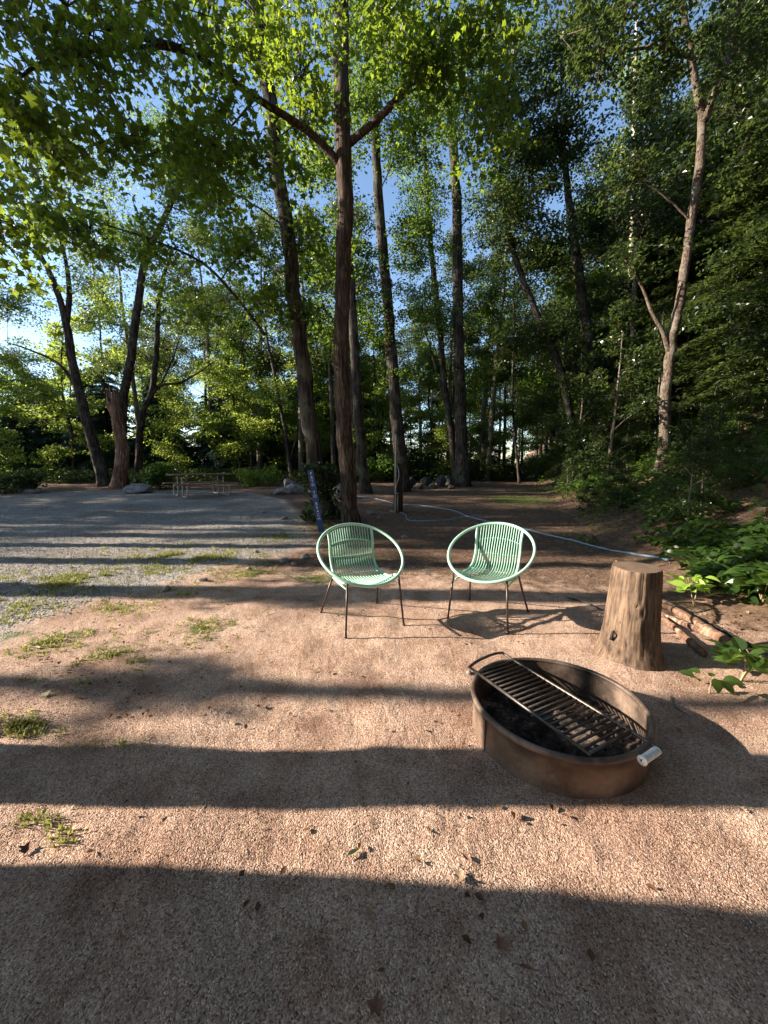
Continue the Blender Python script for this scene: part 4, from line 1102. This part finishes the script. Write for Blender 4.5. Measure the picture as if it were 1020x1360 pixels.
for (u, v, s, m_, lb_) in [(545, 648, (.34, .3, .38), 'rock_dark', 'grey boulder next to the utility post in the row of boulders'),
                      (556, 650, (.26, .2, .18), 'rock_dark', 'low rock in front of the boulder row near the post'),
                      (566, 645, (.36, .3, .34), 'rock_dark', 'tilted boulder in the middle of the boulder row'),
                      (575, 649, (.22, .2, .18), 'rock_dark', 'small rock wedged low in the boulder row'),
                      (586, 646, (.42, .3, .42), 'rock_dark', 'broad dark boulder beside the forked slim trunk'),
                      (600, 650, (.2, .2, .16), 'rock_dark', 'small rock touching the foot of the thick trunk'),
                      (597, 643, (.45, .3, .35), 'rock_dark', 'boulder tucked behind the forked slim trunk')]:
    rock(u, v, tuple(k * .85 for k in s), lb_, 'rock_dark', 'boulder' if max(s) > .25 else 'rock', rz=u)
for k, (u, s, lb_) in enumerate([(640, (.8, .35, .28), 'long low boulder closing the end of the path'), (662, (.7, .35, .25), 'flat boulder beside the long one at the path end'), (680, (.6, .35, .3), 'rounded boulder by the young tree at the path end')]):
    rock(u, 635, s, lb_, 'rock', 'boulder', rz=.2 * k)
for (u, v, s, m_, lb_) in [(222, 784, .055, 'rock', 'dark round rock on the grassy edge between gravel and camp'), (270, 772, .05, 'rock', 'brown rock a little farther along the gravel edge'), (406, 741, .07, 'rock_pale', 'pale rock half buried in front of the ivy trunk'),
                           (378, 746, .065, 'rock', 'grey flat rock next to the pale half-buried one'), (390, 750, .05, 'rock', 'small dark stone on the grass by the pale half-buried rock'), (330, 756, .04, 'rock', 'reddish stone sitting on the gravel edge'),
                           (378, 690, .09, 'rock_pale', 'small white rock on the gravel by the path sign'), (350, 682, .06, 'rock', 'low stone on the gravel past the path sign'), (623, 893, .022, 'rock_pale', 'pinkish pebble touching the rim side of the fire ring'),
                           (537, 715, .07, 'rock', 'small dark rock between the two chairs and the maple'), (492, 683, .12, 'rock', 'low rock at the foot of the utility post'), (503, 688, .06, 'rock', 'small stone lying between the low rock and the hose'),
                           (340, 735, .045, 'rock_pale', 'white pebble on the gravel beyond the grass strip')]:
    rock(u, v, (s, s * .8, s * .6), lb_, m_, 'rock', rz=u)

# ------------------------------------------------------------------ path sign
g = G(427, 706); top = P(412, 624, g[1])
def sign():
    L = float(np.linalg.norm(top - g))
    t = empty('path_sign', tuple(g), 0, 'blue board standing on end with white lettering PATH TO BEACH, by the ivy trunk', 'sign')
    t.rotation_euler = (-.02, math.atan2(top[0] - g[0], top[2] - g[2]), 0)
    mb = MB(); mb.box((0, 0, L / 2 - .03), (.112, .025, L + .06)); bevel(mb.build('board', M['sign_blue'], t, smooth=False), .003)
    cu = bpy.data.curves.new('lettering', 'FONT'); cu.body = 'P\nA\nT\nH\n\nT\nO\n\nB\nE\nA\nC\nH'
    cu.align_x = 'CENTER'; cu.size = .074; cu.space_line = .97; cu.extrude = .002; cu.offset = .0012
    cu.materials.append(M['white_paint'])
    o = bpy.data.objects.new('lettering', cu); o.location = (0, -.0146, L - .095); o.rotation_euler = (PI / 2, 0, 0)
    link(o)
    bpy.context.view_layer.update()
    me = bpy.data.meshes.new_from_object(o.evaluated_get(bpy.context.evaluated_depsgraph_get()))
    o2 = bpy.data.objects.new('letters', me); o2.location = o.location; o2.rotation_euler = o.rotation_euler
    bpy.data.objects.remove(o); bpy.data.curves.remove(cu); link(o2, t); o2.name = 'lettering'
sign()

# ------------------------------------------------------------------ utility post
def post():
    g = G(529, 680)
    t = empty('utility_post', tuple(g), 0, 'dark square wooden post with a tall grey pipe fixed to it and a dangling cable', 'post')
    S = g[1] / F
    hp = P(529, 616, g[1])[2] - g[2]; hc = P(525, 577, g[1])[2] - g[2]
    mb = MB(); mb.box((.03, 0, hp / 2 - .1), (.17, .15, hp + .2)); bevel(mb.build('post', M['post_wood'], t, smooth=False), .008)
    mb = MB(); mb.box((-.09, .03, hp / 2 - .16), (.055, .12, hp - .1)); bevel(mb.build('backing_board', M['post_wood'], t, smooth=False), .004)
    mb = MB(); mb.tube(smooth_path([(-.075, -.09, -.1), (-.075, -.09, hc * .5), (-.075, -.09, hc)], 12), .024, 12)
    pipe = mb.build('pipe', M['galv'], t)
    mb = MB()
    for z in (.5, 1.05): mb.box((-.075, -.09, z), (.075, .04, .03))
    mb.build('clamp', M['galv'], pipe, smooth=False)
    mb = MB(); mb.tube(smooth_path([(-.05, -.10, hp * .98), (0, -.13, hp * .86), (.0, -.14, hp * .72), (-.04, -.13, hp * .62), (-.07, -.11, hp * .5)], 20), .008, 7)
    mb.build('cable', M['white_paint'], t)
    mb = MB(); mb.tube([(-.02, -.11, -.02), (-.02, -.11, hp * .38)], .015, 9); mb.tube([(-.02, -.11, hp * .38), (-.02, -.16, hp * .40)], .018, 9); mb.tube([(-.055, -.16, hp * .405), (.015, -.16, hp * .405)], .008, 6)
    mb.build('water_tap', M['galv'], t)
post()

# ------------------------------------------------------------------ hose
def hose(pxs, label, r=.019):
    pts = [G(u, v) + [0, 0, r] for u, v in pxs]
    q = smooth_path(pts, 140); q[:, 2] = hgt(q[:, 0], q[:, 1]) + r * .8
    mb = MB(); mb.tube(q, r, 10)
    g0 = q[0].copy(); o = mb.build('garden_hose', M['hose'], loc=g0); tag(o, label, 'hose')
hose([(420, 656), (441, 658), (489, 661), (526, 669), (563, 672), (601, 679), (630, 689), (665, 697), (703, 705), (747, 715), (793, 727), (853, 738), (890, 745)],
     'long blue-grey hose running from the gravel behind both trunks to the bank', .014)
hose([(518, 679), (532, 681), (539, 685), (541, 690), (552, 692), (575, 692), (601, 690), (620, 687), (640, 684)],
     'short looped hose curving on the soil at the foot of the utility post', .012)

# ------------------------------------------------------------------ picnic table
def picnic():
    c = G(268, 658); yaw = math.radians(42)
    t = empty('picnic_table', tuple(c), yaw, 'weathered plank picnic table with bent pipe legs on the far gravel', 'picnic table')
    for nm, y0, z, nb in (('tabletop', 0, .75, 5), ('bench_seat', -.72, .44, 2), ('bench_seat', .72, .44, 2)):
        mb = MB()
        for k in range(nb):
            mb.box((0, y0 + (k - (nb - 1) / 2) * .146, z), (2.05, .138, .042))
        bevel(mb.build(nm, M['table_wood'], t, smooth=False), .004)
    for x in (-.68, .68):
        mb = MB(); r = .024
        for s in (-1, 1):
            q = [(x, s * .28, .725), (x, s * .28, .10), (x, s * .30, .045), (x, s * .36, .025), (x, s * .74, .025), (x, s * .81, .045), (x, s * .83, .10), (x, s * .83, .41), (x, s * .70, .415), (x, s * .5, .415)]
            mb.tube(smooth_path(q, 46), r, 9)
        mb.tube([(x, -.34, .725), (x, .34, .725)], r * .9, 8); mb.tube([(x, -.6, .40), (x, .6, .40)], r * .8, 8)
        leg = mb.build('pipe_leg', M['galv'], t)
        mb = MB(); mb.tube([(x, 0, .36), (x * .45, 0, .71)], .014, 8); mb.build('brace', M['galv'], leg)
picnic()

# ------------------------------------------------------------------ hoop chairs
def make_chair(name, label, loc, yaw):
    """local: +y is the front. hoop tilted up at the back"""
    t = empty(name, loc, yaw, label, 'chair', 'mint green hoop chairs')
    R = .355; tilt = math.radians(33); cz = .57
    def hoop(a, r=R):      # a: 0 = right side, 90deg = front
        x = r * math.cos(a); y = r * math.sin(a)
        return np.array([x, y * math.cos(tilt), cz - y * math.sin(tilt)])
    mb = MB(); mb.tube([hoop(a) for a in np.linspace(0, 2 * PI, 72, endpoint=False)], .0125, 12, closed=True)
    mb.build('hoop', M['mint_pale'], t)
    W = .205
    def strand(x, lift=0):
        a = math.acos(min(1, abs(x) / R)); yb = -R * math.sin(a) * math.cos(tilt); zb = cz + R * math.sin(a) * math.sin(tilt)
        yf = R * math.sin(a) * math.cos(tilt); zf = cz - R * math.sin(a) * math.sin(tilt)
        bow = .02 * (x / W) ** 2
        pts = [(x, yb, zb + .003), (x * .98, yb + .035, zb - .10), (x * .97, -.205, .53), (x * .97, -.175, .43 + bow), (x * .98, -.125, .375 + bow), (x, -.04, .352 + bow), (x, .10, .350 + bow), (x, yf - .06, zf - .008), (x, yf, zf + .003)]
        return smooth_path(pts, 40)
    mb = MB()
    for k in range(18):
        x = -W + 2 * W * (k + .5) / 18
        mb.tube(strand(x), .0052, 7)
    mb.build('seat_strands', M['mint'], t)
    mb = MB()
    for s in (-1, 1): mb.tube(strand(s * W), .0105, 10)
    mb.build('side_rail', M['mint_pale'], t)
    mb = MB()
    for i, dr in ((6, 0), (11, 0), (24, 0), (32, 0)):
        row = []
        for x in np.linspace(-W, W, 15):
            p = strand(x)[i].copy()
            if i < 20: p[1] -= .010
            else: p[2] -= .012
            row.append(p)
        mb.tube(row, .0065, 8)
    mb.build('cross_band', M['mint'], t)
    base = MB()
    base.tube([(-W * 1.02, .22, .345), (-W * 1.02, 0, .350), (-W * 1.02, -.115, .358), (-W * .9, -.128, .359), (0, -.13, .359), (W * .9, -.128, .359), (W * 1.02, -.115, .358), (W * 1.02, 0, .350), (W * 1.02, .22, .345)], .0075, 8)
    base.build('seat_frame', M['mint_pale'], t)
    for (sx, sy) in ((-1, 1), (1, 1), (-1, -1), (1, -1)):
        a = math.radians(52)
        x0 = R * math.cos(a) * sx; y0 = R * math.sin(a) * math.cos(tilt); z0 = cz - R * math.sin(a) * math.sin(tilt)
        if sy < 0:
            x0, y0, z0 = sx * .212, -.115, .362
        foot = (sx * (.25 if sy > 0 else .27), .27 if sy > 0 else -.27, .006)
        mb = MB(); mb.tube([(x0, y0, z0), foot], [.0088, .0080], 10)
        leg = mb.build('leg', M['leg_brown'], t)
        f2 = MB(); f2.tube([(foot[0], foot[1], 0), (foot[0], foot[1], .018)], .011, 10); f2.build('foot_cap', M['leg_brown'], leg)
    return t
def chair_at(name, label, feet, yaw):
    g = [G(*f) for f in feet]; c = np.mean(g, 0)
    print('CHAIR', name, [tuple(np.round(k, 2)) for k in g], 'centre', np.round(c, 2))
    return make_chair(name, label, (c[0], c[1], c[2]), yaw)
chair_at('hoop_chair', 'mint green hoop chair standing in front of the reddish maple', [(461, 850), (530, 836), (503, 798), (428, 815)], math.radians(180 + 27))
chair_at('hoop_chair', 'mint green hoop chair standing nearer the log stump', [(596, 833), (668, 843), (702, 803), (622, 797)], math.radians(180 - 34))

# ------------------------------------------------------------------ stump
def stump():
    g = G(836, 868)
    topz = P(838, 753, g[1])[2] - g[2]
    print('STUMP', g, 'h', topz)
    t = empty('log_stump', tuple(g), .3, 'upright sawn log stump, bark gone, standing behind the fire ring', 'stump')
    H = topz; n = 46; sides = 96
    th = np.linspace(0, 2 * PI, sides, endpoint=False)
    zz = np.linspace(-.03, H, n)
    out = []
    for i, z in enumerate(zz):
        f = max(0, z) / H
        r = .190 - .042 * f ** .7 + .030 * math.exp(-f * 6)
        rr = r * (1 + .035 * np.sin(th * 2 + .6) + .03 * np.sin(th * 3 + 1.0 + f) + .014 * np.sin(th * 7 + 2 * f) + .05 * math.exp(-f * 4) * np.sin(th * 4 + 2))
        rr = rr + .006 * (vnoise(th * 5, th * 0 + z * 4, 3) - .5) + .004 * (vnoise(th * 18, th * 0 + z * 7, 8) - .5)
        # long drying crack
        rr = rr + .007 * np.exp(-((th - 4.02) / .22) ** 2) - .006 * np.exp(-((th - 4.5) / .3) ** 2)
        c = np.exp(-((th - 4.13 - .08 * math.sin(z * 9)) / .022) ** 2); rr = rr - .014 * c * (f > .1) * (.4 + vnoise(np.array([z * 14.]), np.array([2.]), 6)[0])
        c = np.exp(-((th - 5.6 + .05 * math.sin(z * 12)) / .05) ** 2); rr = rr - .012 * c
        # knot scar low on the bole
        for (ta, zk, w1, w2, dp) in ((3.2, .16, .10, .020, .030), (3.32, .175, .04, .035, .022), (3.95, .40, .035, .012, .022), (4.02, .32, .03, .014, .014), (3.5, .25, .03, .05, .006)):
            rr = rr - dp * np.exp(-((th - ta) / w1) ** 2 - ((z - zk) / w2) ** 2)
        out.append(np.stack([rr * np.cos(th), rr * np.sin(th), np.full(sides, z + .012 * math.sin(1.3) * 0)], 1))
    out = np.array(out); out[-1, :, :2] *= .985
    out[-1, :, 2] += .0
    idx = np.arange(n * sides).reshape(n, sides); a = idx[:-1]; b = idx[1:]
    q = np.stack([a, np.roll(a, -1, 1), np.roll(b, -1, 1), b], -1).reshape(-1, 4)
    mb = MB(); mb.add(out.reshape(-1, 3), q); mb.build('log', M['log'], t)
    mb = MB(); ring = [out[-1] * np.array([s, s, 1]) + np.array([0, 0, .0025 * (1 - s) + .0]) for s in (1.0, .96, .75, .5, .25, .02)]
    R_ = np.array(ring); R_[1:, :, 2] += .004 * (vnoise(R_[1:, :, 0] * 25, R_[1:, :, 1] * 25, 4) - .3)
    idx = np.arange(6 * sides).reshape(6, sides); a = idx[:-1]; b = idx[1:]
    q = np.stack([a, np.roll(a, -1, 1), np.roll(b, -1, 1), b], -1).reshape(-1, 4)
    mb.add(R_.reshape(-1, 3), [q, idx[-1].reshape(1, -1)]); mb.build('sawn_top', M['log_end'], t)
    mb = MB()   # broken branch nub
    a0 = 3.2; p0 = np.array([math.cos(a0), math.sin(a0), 0]) * .185
    mb.tube([p0 + [0, 0, .135], p0 * 1.06 + [.012, 0, .168], p0 * 1.10 + [.03, 0, .20]], [.012, .010, .003], 6)
    mb.build('branch_nub', M['char'], t)
stump()

# ------------------------------------------------------------------ sticks behind the stump
def stick(p, q, r0, r1, label, mat='snag', lift=.0, wob=.02):
    a = G(*p); b = G(*q); n = 16
    path = smooth_path([a + [0, 0, r0], (a + b) / 2 + [rng.normal(0, wob), rng.normal(0, wob), r0 + lift * .5], b + [0, 0, r1 + lift]], n)
    gz = hgt(path[:, 0], path[:, 1]); path[:, 2] = np.maximum(path[:, 2], gz + np.linspace(r0, r1, n) * .7)
    mb = MB(); mb.tube(path, np.linspace(r0, r1, n) * (1 + .12 * rng.normal(0, 1, n)), 12, .12, int(p[0]))
    o = mb.build('stick', M[mat], loc=a); tag(o, label, 'stick', 'fallen sticks behind the stump'); return o
M['stick_end'] = M['log']
stick((878, 806), (968, 862), .040, .034, 'thickest fallen stick, its broken end pointing away from the stump', 'snag', .0)
stick((880, 824), (935, 874), .024, .022, 'short stick lying closest to the fire ring', 'snag')
stick((872, 816), (1030, 885), .026, .020, 'longest thin stick lying beneath the others and running past the plants', 'snag')
stick((905, 818), (1010, 868), .018, .014, 'slim dark stick at the back of the little pile', 'bark_dark')
stick((755, 795), (800, 812), .009, .006, 'thin twig on the soil beside the stump', 'bark_dark')
stick((890, 925), (918, 950), .004, .003, 'tiny twig in the fire ring shadow below the low plant', 'bark_pale')

# ------------------------------------------------------------------ fire ring
def fire_ring():
    # centre from the rim seen in the photograph
    hr = .178
    d = rayd(738, 925); tt = (hr - CAMH) / d[2]; c = np.array([d[0] * tt, d[1] * tt, 0.0]); c[2] = hz(c[0], c[1]) - .012
    R = .385
    print('RING', c)
    t = empty('fire_ring', tuple(c), 0, 'round rusty steel campfire ring with a sooty lip, in front of the stump', 'fire ring')
    sides = 128; th = np.linspace(0, 2 * PI, sides, endpoint=False)
    def lathe(prof, mat, name, wob=.0):
        V = []
        for (r, z) in prof:
            rr = r * (1 + .006 * np.sin(th * 2 + 1) + wob * np.sin(th * 5))
            V.append(np.stack([rr * np.cos(th), rr * np.sin(th), np.full(sides, z) + .004 * np.sin(th * 2 + 2) * (z > .1)], 1))
        V = np.array(V); k = len(prof); idx = np.arange(k * sides).reshape(k, sides); a = idx[:-1]; b = idx[1:]
        q = np.stack([a, np.roll(a, -1, 1), np.roll(b, -1, 1), b], -1).reshape(-1, 4)
        mb = MB(); mb.add(V.reshape(-1, 3), q); return mb.build(name, mat, t)
    lathe([(R + .004, -.05), (R + .003, 0), (R, .075), (R - .001, hr - .012), (R + .012, hr - .010)], M['ring_out'], 'outer_wall')
    lip = [(R + .012, hr - .010)] + [(R + .002 + .013 * math.cos(a), hr + .001 + .011 * math.sin(a)) for a in np.linspace(-.6, PI + .7, 12)]
    lathe(lip, M['ring_in'], 'lip')
    lathe([(R - .009, hr - .006), (R - .008, .075), (R - .006, .02), (R - .006, -.03)], M['ring_in'], 'inner_wall')
    # seam plate
    mb = MB()
    for a in (math.radians(195), ):
        u = np.array([math.cos(a), math.sin(a), 0]); w = np.array([-math.sin(a), math.cos(a), 0])
        Mx = np.stack([w, u, [0, 0, 1]], 1); mb.box(u * (R + .006) + [0, 0, .084], (.05, .006, .15), Mx)
    mb.build('seam_plate', M['ring_out'], t, smooth=False)
    # grate: a rectangle of rods on two rails, one end propped on the lip bracket
    # rail directions taken from where the rails run in the photograph
    def rim_pt(u, v, z):
        d = rayd(u, v); s = (c[2] + z - CAMH) / d[2]; return np.array([d[0] * s, d[1] * s, z + c[2]]) - c
    zg = hr + .008
    A = rim_pt(674, 872, zg + .004); B = rim_pt(868, 990, zg)      # rail by the stump side, to the handle
    Cc = rim_pt(632, 910, zg + .004)
    AB = B - A; L = np.linalg.norm(AB); ux = AB / L
    side = Cc - A; side -= ux * side.dot(ux); Wd = .275; side = side / np.linalg.norm(side)
    D = A + side * Wd
    print('GRATE L', L, 'W', Wd)
    gl = L * .90
    g_ = empty('cooking_grate', tuple(c), 0, 'black steel cooking grate lying across the open fire ring', 'grate')
    fr = MB(); rr = .0078
    r1_ = smooth_path([A + ux * .02, A + ux * gl * .5, A + ux * gl, A + ux * (L * .985)], 20)
    fr.tube(r1_, rr, 9)
    fr.tube([D + ux * .0, D + ux * gl], rr, 9)
    fr.tube([A + ux * (gl - .01), D + ux * (gl - .01)], rr, 9)
    # folded end bow that reaches over the lip
    fr.tube(smooth_path([A + ux * .04, A - ux * .015 + [0, 0, .004], A + side * .02 - ux * .035 + [0, 0, .012], A + side * .10 - ux * .04 + [0, 0, .012], A + side * .20 - ux * .03 + [0, 0, .006], D - ux * .01]
                        , 30), rr, 9)
    fr.build('frame', M['grate'], g_)
    n = 21
    for k in range(n):
        s = .05 + (gl - .09) * k / (n - 1)
        mb = MB(); mb.tube([A + ux * s - side * .004 - [0, 0, .002], D + ux * s + side * .004 - [0, 0, .002]], .0058, 8); mb.build('rod', M['grate'], g_)
    # support bar under the far end and the pivot bracket on the wall
    mb = MB(); e = A + ux * (gl * .60); f = D + ux * (gl * .60)
    mb.tube([e - [0, 0, .014], f - [0, 0, .014]], .007, 8); mb.build('cross_bar', M['grate'], g_)
    # spring handle
    h0 = B + ux * .022; hd = rim_pt(837, 1021, zg + .004) - h0; hl = np.linalg.norm(hd); hd = hd / hl
    hl = min(hl, .125)
    hb = MB(); hb.tube(smooth_path([A + ux * (L * .985), h0 + ux * .006, h0 + hd * .02, h0 + hd * (hl + .004)], 18), .0065, 9)
    hdl = hb.build('handle', M['grate'], g_)
    turns = 10; tt_ = np.linspace(0, 1, turns * 14)
    e1 = np.cross(hd, [0, 0, 1.]); e1 /= np.linalg.norm(e1); e2 = np.cross(hd, e1)
    hp = h0[None] + hd * (.012 + (hl - .02) * tt_)[:, None] + .0135 * (np.cos(tt_ * turns * 2 * PI)[:, None] * e1 + np.sin(tt_ * turns * 2 * PI)[:, None] * e2)
    mb = MB(); mb.tube(hp, .0028, 6); mb.build('spring_coil', M['spring'], hdl)
    mb = MB(); mb.tube([h0 + hd * (hl - .002), h0 + hd * (hl + .004)], [.0185, .0185], 20); mb.build('end_cap', M['spring'], hdl)
    # ash bed
    k = 40; rad_ = np.linspace(0.01, R - .007, k); Rr, T_ = np.meshgrid(rad_, th, indexing='ij')
    X = Rr * np.cos(T_); Yv = Rr * np.sin(T_); Z = .018 + .03 * fbm(X * 14, Yv * 14, 4, 5) - .015 + .012 * fbm(X * 50, Yv * 50, 2, 6)
    idx = np.arange(k * sides).reshape(k, sides); a = idx[:-1]; b = idx[1:]
    mb = MB(); mb.add(np.stack([X, Yv, Z], -1).reshape(-1, 3), [np.stack([a, np.roll(a, -1, 1), np.roll(b, -1, 1), b], -1).reshape(-1, 4)[:, ::-1], idx[0].reshape(1, -1)])
    o = mb.build('ash_bed', M['ash_bed'], None); o.location = c; tag(o, 'bed of grey ash and cinders on the floor of the fire ring', 'ash', kind='stuff')
    mb = MB(); n = 240; a = rng.uniform(0, 2 * PI, n); r = (R - .03) * np.sqrt(rng.random(n))
    xs = c[0] + r * np.cos(a); ys = c[1] + r * np.sin(a)
    oct_stones(mb, xs, ys, rng.uniform(.006, .020, n), sink=2.4)
    o = mb.build('charcoal', M['char'], smooth=False); tag(o, 'black bits of charcoal lying on the ash inside the ring', 'charcoal', kind='stuff')
fire_ring()

# ------------------------------------------------------------------ light, sky, camera
w = bpy.data.worlds.new('World'); C.world = w; w.use_nodes = True
nt = w.node_tree; bg = nt.nodes['Background']
sky = nt.nodes.new('ShaderNodeTexSky'); sky.sky_type = 'NISHITA'; sky.sun_disc = False
sky.sun_elevation = SUN_EL; sky.sun_rotation = math.radians(270) + SUN_AZ
sky.air_density = 1.0; sky.dust_density = .4; sky.ozone_density = 2.2
nt.links.new(sky.outputs[0], bg.inputs[0]); bg.inputs[1].default_value = .098
ld = bpy.data.lights.new('sun', 'SUN'); ld.energy = 5.0; ld.angle = math.radians(.5); ld.color = (1, .86, .70)
lo = bpy.data.objects.new('sun', ld); link(lo); lo.rotation_euler = Vector(SUNV).to_track_quat('Z', 'Y').to_euler()

cd = bpy.data.cameras.new('camera'); co = bpy.data.objects.new('camera', cd); link(co)
co.location = (0, 0, CAMH); co.rotation_euler = (PI / 2 - PITCH, 0, 0)
cd.sensor_fit = 'VERTICAL'; cd.sensor_height = 36; cd.sensor_width = 27; cd.lens = 36 * F / 1360
cd.clip_start = .05; cd.clip_end = 600
C.camera = co
C.view_settings.view_transform = 'Standard'; C.view_settings.look = 'None'
C.view_settings.exposure = 1.7; C.view_settings.gamma = 1
C.cycles.max_bounces = 6; C.cycles.diffuse_bounces = 3; C.cycles.transmission_bounces = 4; C.cycles.transparent_max_bounces = 4
C.cycles.sample_clamp_indirect = 6
C.cycles.use_denoising = True
print('UNDERGROWTH', cnt)
